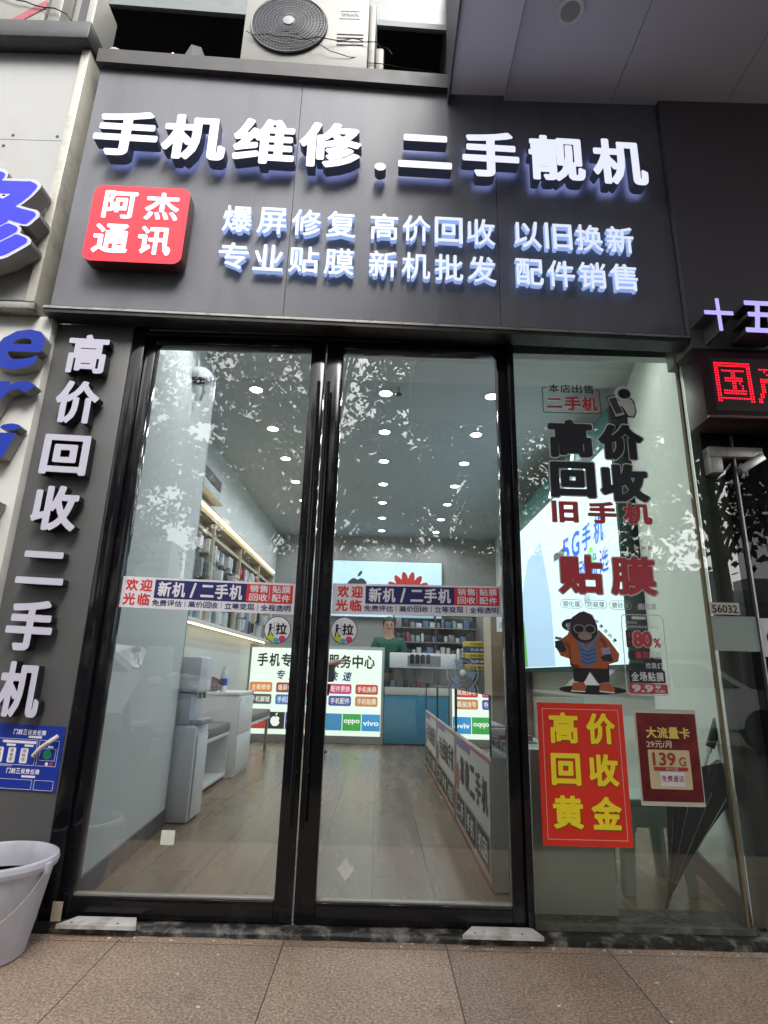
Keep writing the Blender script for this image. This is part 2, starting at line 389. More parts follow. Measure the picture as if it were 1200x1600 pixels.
    pm = nt.nodes.new('ShaderNodeMath'); pm.operation = 'MULTIPLY'; L(mr.outputs[0], pm.inputs[0]); L(sr.outputs[0], pm.inputs[1])
    m6 = nt.nodes.new('ShaderNodeMix'); m6.data_type = 'RGBA'; m6.blend_type = 'MULTIPLY'; m6.inputs[0].default_value = 1; L(m4.outputs[2], m6.inputs[6]); L(pm.outputs[0], m6.inputs[7])
    L(m6.outputs[2], b.inputs['Base Color']); b.inputs['Roughness'].default_value = .62
    bp = nt.nodes.new('ShaderNodeBump'); bp.inputs['Strength'].default_value = .35; bp.inputs['Distance'].default_value = .004; L(v1.outputs[0], bp.inputs['Height']); L(bp.outputs[0], b.inputs['Normal'])
    return m
struct('ground', MB().quad((-900, -900, -.03), (900, -900, -.03), (900, 900, -.03), (-900, 900, -.03)), mat('asphalt', (.028, .028, .028), .85, var=.25, scale=4, bump=.4), org=(0, 0, 0))
struct('pavement', MB().box(-14, 14, -1.25, .3, -.12, 0), stone_mat(), org=(0, 0, 0))
tr = mat('threshold_granite', (.014, .013, .012), .35, var=.5, scale=14, stain=(.34, .31, .27), stamt=.85, stscale=11, bump=.6, bscale=35)
b_ = MB(); xs = [-1.75+.1*k for k in range(36)]; rn = random.Random(4)
for i in range(35):
    x0, x1 = xs[i], xs[i+1]
V = []; F = []
for i, x in enumerate(xs):
    ch = rn.uniform(0, .006); y = -.095+rn.uniform(-.004, .004)
    V += [(x, .25, .028), (x, -.072-ch, .028-ch*.4), (x, y, .016), (x, y, -.02)]
for i in range(35):
    for k in range(3): F.append((i*4+k, i*4+k+1, i*4+k+5, i*4+k+4))
struct('doorstep', MB().add(V, F), tr, org=(0, 0, 0), ang=60)
# dirt line and chips of mortar where step and paving meet
b_ = MB(); rn = random.Random(9)
for k in range(42):
    x = rn.uniform(-1.3, 1.6); y = rn.uniform(-.62, -.1) if k > 30 else rn.uniform(-.13, -.1); s_ = rn.uniform(.002, .006)
    b_.ball((x, y, .001), s_, 1, (1.6, 1, .5), .3, k)
lt = link('paving_litter', b_, mat('mortar_crumbs', (.6, .57, .5), .9), org=(0, 0, 0)); lt['kind'] = 'stuff'
tag(lt, 'tiny pale crumbs and scraps scattered on the brown paving by the step', 'litter')
for k, (x0, x1, nm) in enumerate(((-1.268, -.975, 'white floor plate under the left door, by the bucket'), (.372, .672, 'white floor plate under the right door, by the shop window'))):
    p = MB().add([(x0, -.125, .045), (x1+.03, -.125, .045), (x1, -.045, .047), (x0+.05, -.045, .047), (x0, -.125, .03), (x1+.03, -.125, .03), (x1, -.045, .03), (x0+.05, -.045, .03)],
                 [(0, 1, 2, 3), (4, 7, 6, 5), (0, 4, 5, 1), (1, 5, 6, 2), (3, 2, 6, 7), (0, 3, 7, 4)])
    t = thing('floor_hinge_plate', (x0, -.09, .03), nm, 'hinge plate', 'metal hinge plates on the doorstep')
    link('plate', p, mat('worn_plate', (.62, .6, .57), .45, .1, var=.2, scale=15, stain=(.2, .14, .1), stamt=.8, stscale=9), t)
    s_ = MB()
    for q in (.18, .82): s_.disc(x0+(x1-x0)*q, 0, .006, (Vector((0, -.105, .045)), Vector((1, 0, 0)), Vector((0, 1, 0)), Vector((0, 0, 1))), .0012, .003, 10)
    link('screw', s_, M['darkgrey'], t)
sp_ = MB().box(-1.325, -1.285, -.06, -.052, .03, .1)
tag(link('corner_plate', sp_, mat('old_cream', (.5, .42, .3), .6, stain=(.1, .07, .05), stamt=.6, stscale=30)), 'small upright cream plate at the foot of the left door jamb', 'plate')

# ================================================================== main sign
TI = -.021
def tz(x): return TI*(x+1.8)
sg = thing('shop_signboard', (-.1, -.06, 2.84), 'wide dark grey sign over the shop doors with glowing white characters', 'shop sign')
def slab(b, x0, x1, y0, y1, z0, z1):   # box that follows the slight slope of the sign
    return b.add([(x, y, z+tz(x)) for x, y, z in ((x0, y0, z0), (x1, y0, z0), (x1, y1, z0), (x0, y1, z0), (x0, y0, z1), (x1, y0, z1), (x1, y1, z1), (x0, y1, z1))],
                 [(0, 1, 5, 4), (1, 2, 6, 5), (2, 3, 7, 6), (3, 0, 4, 7), (4, 5, 6, 7), (0, 3, 2, 1)])
SF = [(0, 1, 5, 4), (1, 2, 6, 5), (2, 3, 7, 6), (3, 0, 4, 7), (4, 5, 6, 7), (0, 3, 2, 1)]
def tslab(x0, x1, y0, y1, z0, z1, t, xr):
    k = lambda x: t*(x-xr)
    return MB().add([(x0, y0, z0+k(x0)), (x1, y0, z0+k(x1)), (x1, y1, z0+k(x1)), (x0, y1, z0+k(x0)), (x0, y0, z1+k(x0)), (x1, y0, z1+k(x1)), (x1, y1, z1+k(x1)), (x0, y1, z1+k(x0))], SF)
for a, b in ((-1.815, -.565), (-.562, .607), (.610, 1.597)):
    link('panel', MB().add([(x, y, z) for x, y, z in ((a, -.13, 2.895+tz(a)), (b, -.13, 2.895+tz(b)), (b, -.1, 2.895+tz(b)), (a, -.1, 2.895+tz(a)), (a, -.13, 4.62-.045*(a+1.8)), (b, -.13, 4.62-.045*(b+1.8)), (b, -.1, 4.62-.045*(b+1.8)), (a, -.1, 4.62-.045*(a+1.8)))], SF), M['sign'], sg)
link('sign_box', slab(MB(), -1.815, 1.597, -.098, -.004, 2.9, 4.50), M['trim'], sg)
link('top_trim', tslab(-1.83, .324, -.17, .2, 4.612, 4.72, -.06, -1.83), mat('top_trim', (.05, .045, .045), .5, var=.2, stain=(.1, .08, .07), stamt=.5, stscale=6), sg)
link('bottom_trim', slab(MB(), -1.83, 1.6, -.16, -.056, 2.85, 2.893), M['trim'], sg)
link('bottom_bead', slab(MB(), -1.83, 1.6, -.166, -.161, 2.872, 2.886), mat('bead', (.42, .4, .38), .4, .5, var=.3, stain=(.04, .04, .04), stamt=.8, stscale=8), sg)
face = emat('sign_glow', (.82, .85, 1), .36, (.4, .4, .42)); side = emat('sign_letter_side', (.42, .5, .9), .012, (.02, .02, .025))
sface = emat('small_sign_glow', (.78, .87, 1), .33, (.4, .4, .42)); sside = emat('small_letter_side', (.36, .52, 1), .26, (.3, .35, .4))
halo_ = emat('halo_glow', (.4, .48, 1), .85, (.3, .3, .4))  # glowing letter backs, added to throw a bluish halo on the panel
def letter(name, ch, u0, u1, v0, v1, Y, depth, bold, fm, sm, parent, tilt=TI, shear=0, halo=None):
    fr = FR(0, Y, 0, tilt=tilt)
    me = link(name, MB().text(ch, u0, u1, v0, v1, fr, bold=bold, thick=depth, shear=shear), fm, parent, ang=25)
    me.data.materials.append(sm); me.data.materials.append(halo or sm)
    for p in me.data.polygons:
        if p.normal.y > -.9: p.material_index = 2 if p.normal.y > .9 else 1
    return me
BIG = [('手', -1.72, -1.35), ('机', -1.325, -.955), ('维', -.915, -.56), ('修', -.535, -.18), ('.', -.1, -.035), ('二', .035, .34), ('手', .40, .725), ('靓', .78, 1.1), ('机', 1.145, 1.455)]
for ch, a, b in BIG:
    z0, z1 = 3.785, 4.11
    if ch == '.': z1 = 3.84
    if ch == '二': z0, z1 = 3.82, 4.06
    letter('sign_letter', ch, a, b, z0, z1, -.22, .065, .034, face, side, sg, tilt=-.035, halo=halo_)
for row, z0, z1 in (('爆屏修复高价回收以旧换新', 3.357, 3.532), ('专业贴膜新机批发配件销售', 3.115, 3.284)):
    for k, ch in enumerate(row):
        q = k // 4; x = (-.935, -.112, .69)[q]+(k % 4)*(.193, .18, .171)[q]
        letter('small_sign_letter', ch, x, x+(.163, .155, .15)[q], z0, z1, -.175, .03, .014, sface, sside, sg, tilt=-.03)
# red logo plate
fr = FR(0, -.23, 0, tilt=TI)
lp = link('logo_plate', MB().rect(-1.64, -1.11, 3.09, 3.585, fr, 0, .075, .05), emat('logo_red', (1, .012, .03), .42, (.5, .02, .03)), sg, ang=25)
lp.data.materials.append(mat('logo_side', (.06, .01, .01), .4))
for p in lp.data.polygons:
    if p.normal.y > -.9: p.material_index = 1
lw = emat('logo_white', (1, .9, .96), .36)
for ch, a, b, c, d in (('阿', -1.575, -1.395, 3.365, 3.545), ('杰', -1.345, -1.16, 3.365, 3.545), ('通', -1.595, -1.405, 3.14, 3.325), ('讯', -1.355, -1.175, 3.14, 3.32)):
    link('logo_letter', MB().text(ch, a, b, c, d, fr, .006, .006, bold=.02), lw, sg)

# ================================================================== narrow vertical sign at the left pillar
vs = thing('pillar_sign', (-1.6, 0, 0), 'tall dark grey pillar sign with seven raised white characters', 'sign')
link('panel', MB().box(-1.80, -1.385, -.055, .1, 0.0, 2.845, .003), mat('pillar_panel', (.095, .095, .096), .5, var=.12, scale=2, stain=(.09, .09, .085), stamt=.4, stscale=2.5), vs)
lf = mat('acrylic_white', (.52, .50, .60), .35); ls = mat('letter_side_black', (.012, .012, .013), .4)
VL = [('高', (97, 531, 171, 597)), ('价', (78, 604, 157, 676)), ('回', (57, 689, 141, 757)), ('收', (41, 769, 125, 845)), ('二', (20, 873, 104, 930)), ('手', (0, 950, 86, 1035)), ('机', (-14, 1047, 68, 1140))]
for ch, (x0, y0, x1, y1) in VL:
    # pixel extents of an upright character on the pillar plane
    zt = on((x0+x1)/2, y0+4, -.12)[1]; zb = on((x0+x1)/2, y1-1, -.12)[1]
    lean = (y1-y0)*.15
    xa = on(x0+lean*.5, (y0+y1)/2, -.12)[0]; xb = on(x1-lean*.5, (y0+y1)/2, -.12)[0]
    letter('pillar_letter', ch, xa, xb, zb, zt, -.12, .05, .034, lf, ls, vs, tilt=-.03)

# ================================================================== left neighbour
ln = thing('neighbour_signboard', (-2.6, -.06, 2.88), 'pale neighbouring sign on the left with one thick blue character', 'sign')
lw_ = mat('aged_white_panel', (.46, .46, .45), .6, var=.06, scale=2, stain=(.35, .33, .29), stamt=.5, stscale=2.2, stretch=(1, 1, .5))
for a, b, c, d in ((-2.62, -1.925, 4.02, 4.7), (-2.62, -1.925, 2.93, 4.016), (-3.6, -2.625, 2.93, 4.7)): link('panel', MB().box(a, b, -.14, -.1, c, d), lw_, ln)
sc_ = MB()
for x, z in ((-2.24, 4.05), (-1.98, 4.05), (-2.28, 3.97), (-2.05, 3.72), (-2.5, 4.05)): sc_.disc(x, z, .009, front(-.1405), .002, .003, 10)
link('screw', sc_, M['darkgrey'], ln)
link('frame', MB().box(-1.925, -1.875, -.175, .1, 2.9, 4.7, .004), mat('cream_frame', (.58, .56, .48), .4, .2, var=.15, stain=(.12, .1, .07), stamt=.5, stscale=8), ln)
link('top_cap', MB().box(-3.6, -1.862, -.24, .2, 4.703, 4.84, .006), M['trim'], ln)
link('bottom_rail', MB().box(-3.6, -1.875, -.17, .1, 2.862, 2.9, .003), mat('dirty_rail', (.3, .29, .27), .5, .3, stain=(.03, .03, .03), stamt=1, stscale=12), ln)
blue = emat('blue_acrylic', (.02, .02, .9), .3, (.02, .02, .6)); bs = mat('galvanised_side', (.3, .3, .29), .5, .3, var=.2)
me = link('letter_edge', MB().text('修', -2.56, -1.87, 3.0, 3.66, front(-.285), 0, .1, bold=.052), mat('letter_rim', (.6, .62, .7), .4), ln, ang=25); me.data.materials.append(bs)
for p in me.data.polygons:
    if p.normal.y > -.9: p.material_index = 1
link('letter_face', MB().text('修', -2.54, -1.89, 3.02, 3.64, front(-.285), .002, .0, bold=.034), blue, ln, ang=25)
lc = thing('cursive_letter_wall', (-2.6, 0, 0), 'pale wall panel at the far left with raised blue cursive letters', 'wall panel')
link('panel', MB().box(-3.6, -1.804, -.1, .1, 0.0, 2.86, .003), mat('pale_wall', (.56, .55, .52), .6, var=.06, scale=2, stain=(.38, .36, .32), stamt=.5, stscale=2), lc)
bb = mat('blue_plastic', (.01, .035, .36), .3)
for ch, (a, b, c, d) in (('e', (-2.03, -1.78, 2.50, 2.735)), ('r', (-2.0, -1.80, 2.25, 2.435)), ('i', (-1.93, -1.83, 2.02, 2.2)), ('l', (-2.02, -1.87, 1.55, 1.8))):
    me = link('cursive_letter', MB().text(ch, a, b, c, d, front(-.17), 0, .06, bold=.018, shear=.3), bb, lc, ang=25); me.data.materials.append(bs)
    for p in me.data.polygons:
        if p.normal.y > -.9: p.material_index = 1

# blue responsibility placard
pl = thing('blue_placard', (-1.6, -.06, .52), 'blue notice plate with white lettering low on the dark pillar sign', 'notice')
f_ = FR(0, -.062, 0, tilt=-.03)
dz = .045
link('plate', MB().rect(-1.86, -1.392, .475, .742, f_, 0, .006), mat('placard_blue', (.008, .03, .28), .35, var=.05), pl)
wt = MB()
wt.row('门前三保责任牌', -1.62, -1.475, .70, .722, f_, h=.001, bold=.03)
wt.row('门前三保责任牌', -1.62, -1.475, .54, .562, f_, h=.001, bold=.03)
for a, b, c, d in ((-1.55, -1.49, .688, .697), (-1.66, -1.51, .664, .675), (-1.64, -1.6, .651, .660), (-1.56, -1.52, .651, .660), (-1.55, -1.49, .526, .535), (-1.455, -1.43, .652, .658)): wt.rect(a, b, c, d, f_, .001)
for a in (-1.683, -1.628, -1.573): wt.rect(a, a+.034, .583, .645, f_, .001, 0, .006)
wt.ring(-1.8, -1.505, .575, .682, .0016, f_, .001); wt.ring(-1.497, -1.408, .575, .682, .0016, f_, .001); wt.ring(-1.488, -1.417, .598, .648, .0014, f_, .001)
wt.ring(-1.8, -1.5, .478, .518, .0016, f_, .001); wt.ring(-1.49, -1.405, .478, .518, .0016, f_, .001)
wt.disc(-1.45, .585, .007, f_, .001); wt.text('80032000', -1.66, -1.6, .568, .574, f_, .001, bold=0)
link('white_lettering', wt, M['white_print'], pl)
wt = MB()
for a, s_ in ((-1.683, '保整洁'), (-1.628, '保容貌'), (-1.573, '保秩序')):
    for k, ch in enumerate(s_): wt.text(ch, a+.009, a+.025, .626-.018*k, .641-.018*k, f_, .002, bold=0)
link('slot_lettering', wt, M['ink'], pl)
link('smiley', MB().disc(-1.4535, .623, .019, f_, .0015), mat('placard_green', (.02, .3, .14), .4), pl)
link('red_dot', MB().disc(-1.43, .585, .007, f_, .001), M['red'], pl)
P_ = [on(52, 1181, -.075), on(62, 1170, -.09), on(76, 1160, -.1), on(91, 1150, -.085)]
hz = MB().tube([(P_[0][0], -.075, P_[0][1]), (P_[1][0], -.09, P_[1][1]), (P_[2][0], -.1, P_[2][1]), (P_[3][0], -.085, P_[3][1])], .0095, 12)
tag(link('plastic_pipe', hz, mat('old_pipe', (.6, .56, .48), .5, var=.1, scale=30)), 'short curved cream pipe stub poking out over the blue notice', 'pipe')

# ================================================================== door frame and doors
df = thing('door_frame', (-.35, 0, .03), 'glossy black frame around the two tall glass doors', 'door frame')
link('left_jamb', MB().box(-1.384, -1.318, -.05, .09, .028, 2.86, .003), M['black'], df)
link('right_jamb', MB().box(.66, .688, -.05, .09, .028, 2.86, .002), M['black'], df)
link('header', MB().box(-1.317, .659, -.045, .09, 2.80, 2.852, .003), M['black'], df)
link('header_bead', MB().box(-1.3, .60, -.052, -.046, 2.826, 2.832), mat('scuffed_bead', (.3, .3, .3), .4, .4, stain=(.02, .02, .02), stamt=1, stscale=6), df)
GL = glass_mat('door_glass', (.93, .96, .95), 1.75, .018)
def door(x0, x1, gx0, gx1, label, side):
    d = thing('glass_door', ((x0+x1)/2, 0, .03), label, 'door', 'tall glass shop doors')
    link('stile', MB().box(x0, gx0, -.03, .03, .034, 2.795, .004), M['black'], d)
    link('stile', MB().box(gx1, x1, -.03, .03, .034, 2.795, .004), M['black'], d)
    link('bottom_rail', MB().box(gx0, gx1, -.03, .03, .034, .112, .004), M['black'], d)
    link('top_rail', MB().box(gx0, gx1, -.03, .03, 2.752, 2.795, .004), M['black'], d)
    link('glazing_bead', MB().box(gx0, gx1, -.022, .012, .1125, .121, .001), mat('bead_grey', (.28, .26, .23), .45, .3, var=.2), d)
    link('glass_pane', MB().quad((gx0, 0, .118), (gx1, 0, .118), (gx1, 0, 2.753), (gx0, 0, 2.753)), GL, d, smooth=False)
    hx = x1-.022 if side else x0+.022
    h = MB().tube([(hx, -.075, .40), (hx, -.075, 2.53)], .011, 14)
    hn = link('handle', h, mat('handle_black', (.015, .015, .016), .2, .6), d)
    h = MB()
    for z in (.62, 1.45, 2.3): h.cyl((hx, -.03, z), (hx, -.07, z), .007, 10)
    link('handle_mount', h, M['steel'], d)
    return d
door(-1.315, -.334, -1.262, -.412, 'left tall glass door of the phone shop with a long black handle', 1)
door(-.326, .657, -.236, .600, 'right tall glass door of the phone shop, beside the poster window', 0)
# fixed shop window
wf = thing('shop_window', (1.24, 0, .03), 'large frameless shop window right of the doors, covered in lettering', 'window')
GW = glass_mat('window_glass', (.88, .95, .87), 1.5, .006)
link('glass_pane', MB().quad((.69, 0, .05), (1.79, 0, .05), (1.79, 0, 2.86), (.69, 0, 2.86)), GW, wf, smooth=False)
link('edge_seal', MB().box(.689, .697, -.012, .012, .05, 2.83), mat('silicone', (.5, .55, .52), .3), wf)
link('bottom_channel', MB().box(.69, 1.63, -.02, .02, .0285, .052), mat('channel', (.06, .065, .05), .5, var=.3, stain=(.25, .25, .22), stamt=.6, stscale=15), wf)
link('seal_strip', MB().box(1.602, 1.612, -.006, .02, .053, 2.8), mat('ochre_seal', (.15, .11, .055), .7, var=.4, scale=9, stain=(.08, .06, .03), stamt=.7, stscale=9), wf)

# stickers and banners on the doors
def banner(X0, X1, zt0, zt1, hgt, label):
    # X0..X1, top edge from zt0 to zt1
    tl = (zt1-zt0)/(X1-X0); fr = FR(0, -.004, zt0-tl*X0, tilt=tl)
    t = thing('door_banner', (X0, -.004, zt0-hgt), label, 'banner', 'welcome banners stuck on the doors')
    W_ = X1-X0; s = W_/.84
    def u(k): return X0+k*W_
    link('backing', MB().rect(X0, X1, -hgt, 0, fr), M['white_print'], t)
    link('navy_field', MB().rect(u(.195), u(.722), -.098*s, -.010*s, fr, .0012), M['navy'], t)
    link('red_field', MB().rect(u(.722), u(.988), -.098*s, -.010*s, fr, .0012), M['red'], t)
    x = MB()
    for ch, a, c in (('欢', .028, 0), ('迎', .11, 0), ('光', .022, 1), ('临', .106, 1)):
        x.text(ch, u(a), u(a+.07), -.069*s-.067*s*c, -.010*s-.068*s*c, fr, .0012, bold=.03)
    link('red_lettering', x, M['red'], t)
    x = MB().row('新机/二手机', u(.215), u(.70), -.090*s, -.018*s, fr, gap=.08, h=.0024, bold=.03)
    for k, ch in enumerate(('销售', '贴膜', '回收', '配件')):
        a = .74+.13*(k % 2); b = -.012*s-.042*s*(k//2)
        x.row(ch, u(a), u(a+.105), b-.037*s, b-.002*s, fr, gap=.08, h=.0024, bold=.02)
    x.rect(u(.853), u(.856), -.088*s, -.016*s, fr, .0024)
    link('white_lettering', x, M['white_print'], t)
    x = MB(); k0 = .195; words = ('免费评估', '高价回收', '立等变现', '全程透明')
    for k, w_ in enumerate(words):
        a = .19+k*.207; x.row(w_, u(a), u(a+.17), -.135*s, -.106*s, fr, gap=.06, h=.0012, bold=.016)
        if k < 3: x.rect(u(a+.187), u(a+.19), -.135*s, -.106*s, fr, .0012)
    link('navy_lettering', x, M['navy'], t)
banner(-1.267, -.416, 1.479, 1.464, .150, 'white, navy and red welcome banner across the left glass door')
banner(-.232, .594, 1.472, 1.480, .149, 'white, navy and red welcome banner across the right glass door')
def pull(cx, cz, label):
    fr = front(-.004); t = thing('pull_sticker', (cx, -.004, cz-.06), label, 'sticker', 'round pull stickers on the doors')
    link('rim', MB().disc(cx, cz, .0645, fr, 0, 0, 40), M['ink'], t)
    link('disc', MB().disc(cx, cz, .061, fr, .001, 0, 40), M['white_print'], t)
    b = MB().text('拉', cx-.008, cx+.046, cz-.022, cz+.032, fr, .002, bold=.03)
    b.rect(cx-.0155, cx-.014, cz-.03, cz+.038, fr, .002)
    b.disc(cx-.034, cz+.022, .007, fr, .002)
    b.poly([(cx-.040, cz+.015), (cx-.028, cz+.013), (cx-.030, cz-.006), (cx-.040, cz-.006)], fr, .002)
    b.poly([(cx-.032, cz+.012), (cx-.017, cz+.010), (cx-.017, cz+.006), (cx-.031, cz+.006)], fr, .0025)
    b.poly([(cx-.034, cz-.005), (cx-.030, cz-.007), (cx-.017, cz-.028), (cx-.022, cz-.030)], fr, .0022)
    b.poly([(cx-.040, cz-.005), (cx-.034, cz-.005), (cx-.038, cz-.03), (cx-.044, cz-.03)], fr, .0024)
    link('black_print', b, M['ink'], t)
    for (a, b_, r, c, nm) in ((-.030, -.040, .019, (.45, .62, .03), 'green_dot'), (-.002, -.05, .0125, (.05, .35, .62), 'blue_dot'), (.026, -.043, .0165, (.65, .04, .15), 'pink_dot')):
        pts = []
        for k in range(24):
            x = a+r*math.cos(2*math.pi*k/24); z = b_+r*math.sin(2*math.pi*k/24); q = math.hypot(x, z)
            if q > .0605: x, z = x*.0605/q, z*.0605/q
            pts.append((cx+x, cz+z))
        link(nm, MB().poly(pts, fr, .0015), mat(nm, c, .45), t)
pull(-.488, 1.241, 'round pull sticker on the left door, just under its banner')
pull(-.168, 1.246, 'round pull sticker on the right door, just under its banner')
fr = front(-.004)
tag(link('square_sticker', MB().rect(-.928, -.868, .308, .366, fr, 0, .001, .006), mat('pale_sticker', (.6, .63, .52), .5, stain=(.8, .8, .75), stamt=.9, stscale=25)), 'small pale square sticker low on the left door glass', 'sticker')
tag(link('diamond_sticker', MB().poly([(-.115, .188), (-.078, .232), (-.115, .278), (-.152, .232)], fr, 0, .001), mat('pale_sticker2', (.6, .62, .56), .5, stain=(.75, .75, .7), stamt=.9, stscale=25)), 'small pale diamond sticker low on the right door glass', 'sticker')

# ================================================================== window decals
g = -.005
def decal(name, mb, m, parent): return link(name, mb, m, parent)
dk = mat('decal_black', (.016, .018, .024), .5); dr = mat('decal_red', (.5, .045, .06), .5); dw = mat('decal_white', (.62, .62, .6), .5)
fr = FR(0, g, 0, tilt=0)
wd = thing('window_lettering', (.85, g, .98), 'cut vinyl advertisement in black and red characters down the shop window', 'window lettering')
def outl(ch, a, b, c, d, m, bold, o=.008, shear=0):
    decal('outline', MB().text(ch, a, b, c, d, fr, 0, bold=bold, grow=o*2, shear=shear), dw, wd)
    decal('character', MB().text(ch, a, b, c, d, fr, .0012, bold=bold, shear=shear), m, wd)
x = MB(); x.row('本店出售', .885, 1.13, 2.545, 2.595, fr, gap=.12, bold=.014)
x.rect(.848, .878, 2.573, 2.577, fr); x.rect(1.138, 1.162, 2.563, 2.567, fr); x.rect(.848, .852, 2.43, 2.573, fr); x.rect(1.158, 1.162, 2.42, 2.563, fr); x.rect(.852, 1.158, 2.424, 2.428, fr)
decal('black_lettering', x, dk, wd)
for ch, a, b in (('二', .87, .95), ('手', .965, 1.055), ('机', 1.06, 1.145)):
    c, d = (2.455, 2.51) if ch == '二' else (2.44, 2.525)
    decal('outline', MB().text(ch, a-.004, b+.004, c-.004, d+.004, fr, 0, bold=.05), dw, wd); decal('character', MB().text(ch, a, b, c, d, fr, .0012, bold=.034), dr, wd)
for ch, a, b, c, d in (('高', .868, 1.105, 2.17, 2.385), ('价', 1.135, 1.37, 2.165, 2.365), ('回', .868, 1.10, 1.95, 2.145), ('收', 1.128, 1.375, 1.935, 2.14)):
    decal('outline', MB().text(ch, a-.007, b+.007, c-.007, d+.007, fr, 0, bold=.07), dw, wd)
    decal('character', MB().text(ch, a, b, c, d, fr, .0012, bold=.053), dk, wd)
for ch, a, b in (('旧', .868, .998), ('手', 1.052, 1.195), ('机', 1.23, 1.375)):
    decal('outline', MB().text(ch, a-.004, b+.004, 1.813, 1.932, fr, 0, bold=.05), dw, wd)
    decal('character', MB().text(ch, a, b, 1.817, 1.928, fr, .0012, bold=.036), dr, wd)
for ch, a, b in (('贴', .882, 1.10), ('膜', 1.14, 1.365)):
    decal('outline', MB().text(ch, a-.007, b+.007, 1.448, 1.655, fr, 0, bold=.05), dw, wd)
    decal('character', MB().text(ch, a, b, 1.455, 1.648, fr, .0012, bold=.036), dr, wd)
x = MB()
for k in range(3):
    a = 1.272+.034*k; x.poly([(a, 1.68), (a+.026, 1.694), (a, 1.71)], fr)
for k in range(18): x.rect(1.25+k*.006, 1.253+k*.006, 1.748, 1.75, fr)
gy = mat('decal_grey', (.36, .38, .38), .5)
for a, s_ in ((.882, '钢化膜'), (1.002, '防窥膜'), (1.122, '磨砂膜')):
    decal('film_type_lettering', MB().row(s_, a+.012, a+.095, 1.389, 1.418, fr, gap=.1, h=.001, bold=.012), gy, wd)
    decal('pill_outline', MB().ring(a, a+.108, 1.382, 1.426, .0025, fr, 0, 0, .02), gy, wd)
x.row('曲面膜', 1.262, 1.352, 1.384, 1.416, fr, gap=.08, h=.001, bold=.024)
decal('white_lettering', x, dw, wd)
# speech bubble, slogan
decal('bubble', MB().disc(.928, 1.302, .046, fr, 0, 0, 24, .03).poly([(.935, 1.275), (.952, 1.286), (.956, 1.262)], fr, .0003), dk, wd)
decal('bubble_lettering', MB().text('包贴', .90, .956, 1.286, 1.318, fr, .0012, bold=.03, rot=.35), dw, wd)
for k, ch in enumerate('贴坏算我的!'): decal('slogan_lettering', MB().text(ch, 1.025+k*.02, 1.043+k*.02, 1.335-.022*k, 1.353-.022*k, fr, 0, bold=.02, rot=-.8), dk, wd)
# phone-shaped price panel
decal('phone_outline', MB().ring(1.172, 1.378, .985, 1.362, .004, fr, 0, 0, .025), dw, wd)
decal('phone_notch', MB().rect(1.225, 1.295, 1.338, 1.352, fr, 0, 0, .006), dw, wd)
x = MB().row('新机购机', 1.19, 1.25, 1.316, 1.328, fr, bold=0).row('使用品质最好的钢化膜', 1.19, 1.35, 1.296, 1.308, fr, bold=0)
decal('small_lettering', x, dw, wd)
decal('percent_backing', MB().rect(1.19, 1.216, 1.205, 1.285, fr).rect(1.268, 1.352, 1.10, 1.16, fr, 0).rect(1.2, 1.355, 1.062, 1.10, fr, .0008), dk, wd)
x = MB()
for k, ch in enumerate('减少'): x.text(ch, 1.193, 1.213, 1.25-.038*k, 1.278-.038*k, fr, .0012, bold=.0)
x.text('80', 1.222, 1.315, 1.205, 1.283, fr, .0004, bold=.05).text('%', 1.32, 1.355, 1.205, 1.25, fr, .0004, bold=.03)
x.row('爆屏', 1.228, 1.29, 1.152, 1.187, fr, h=.0018, bold=.03)
decal('red_lettering', x, dr, wd)
decal('numeral_outline', MB().text('80', 1.219, 1.318, 1.202, 1.286, fr, 0, bold=.075), dw, wd)
decal('black_lettering', MB().text('的', 1.192, 1.222, 1.152, 1.187, fr, .0004, bold=.03).row('贴好膜', 1.19, 1.26, 1.108, 1.135, fr, bold=.02), dk, wd)
decal('white_lettering', MB().row('风险', 1.292, 1.352, 1.152, 1.187, fr, h=.0012, bold=.02).row('找我们', 1.272, 1.35, 1.108, 1.135, fr, h=.0012, bold=.02), dw, wd)
decal('price_plate', MB().rect(1.188, 1.36, 1.042, 1.1, fr, .0012, 0, .006), dk, wd)
decal('price_plate_lettering', MB().row('全场贴膜', 1.198, 1.352, 1.05, 1.092, fr, gap=.1, h=.0026, bold=.034), dw, wd)
decal('price_field', MB().rect(1.184, 1.366, .994, 1.038, fr, .0012, 0, .005), dr, wd)
decal('price_lettering', MB().text('9.9', 1.196, 1.298, 1.0, 1.034, fr, .0026, bold=.045).text('¥', 1.306, 1.334, 1.016, 1.034, fr, .0026, bold=.03).row('元起', 1.304, 1.35, .999, 1.013, fr, h=.0026, bold=.02), dw, wd)
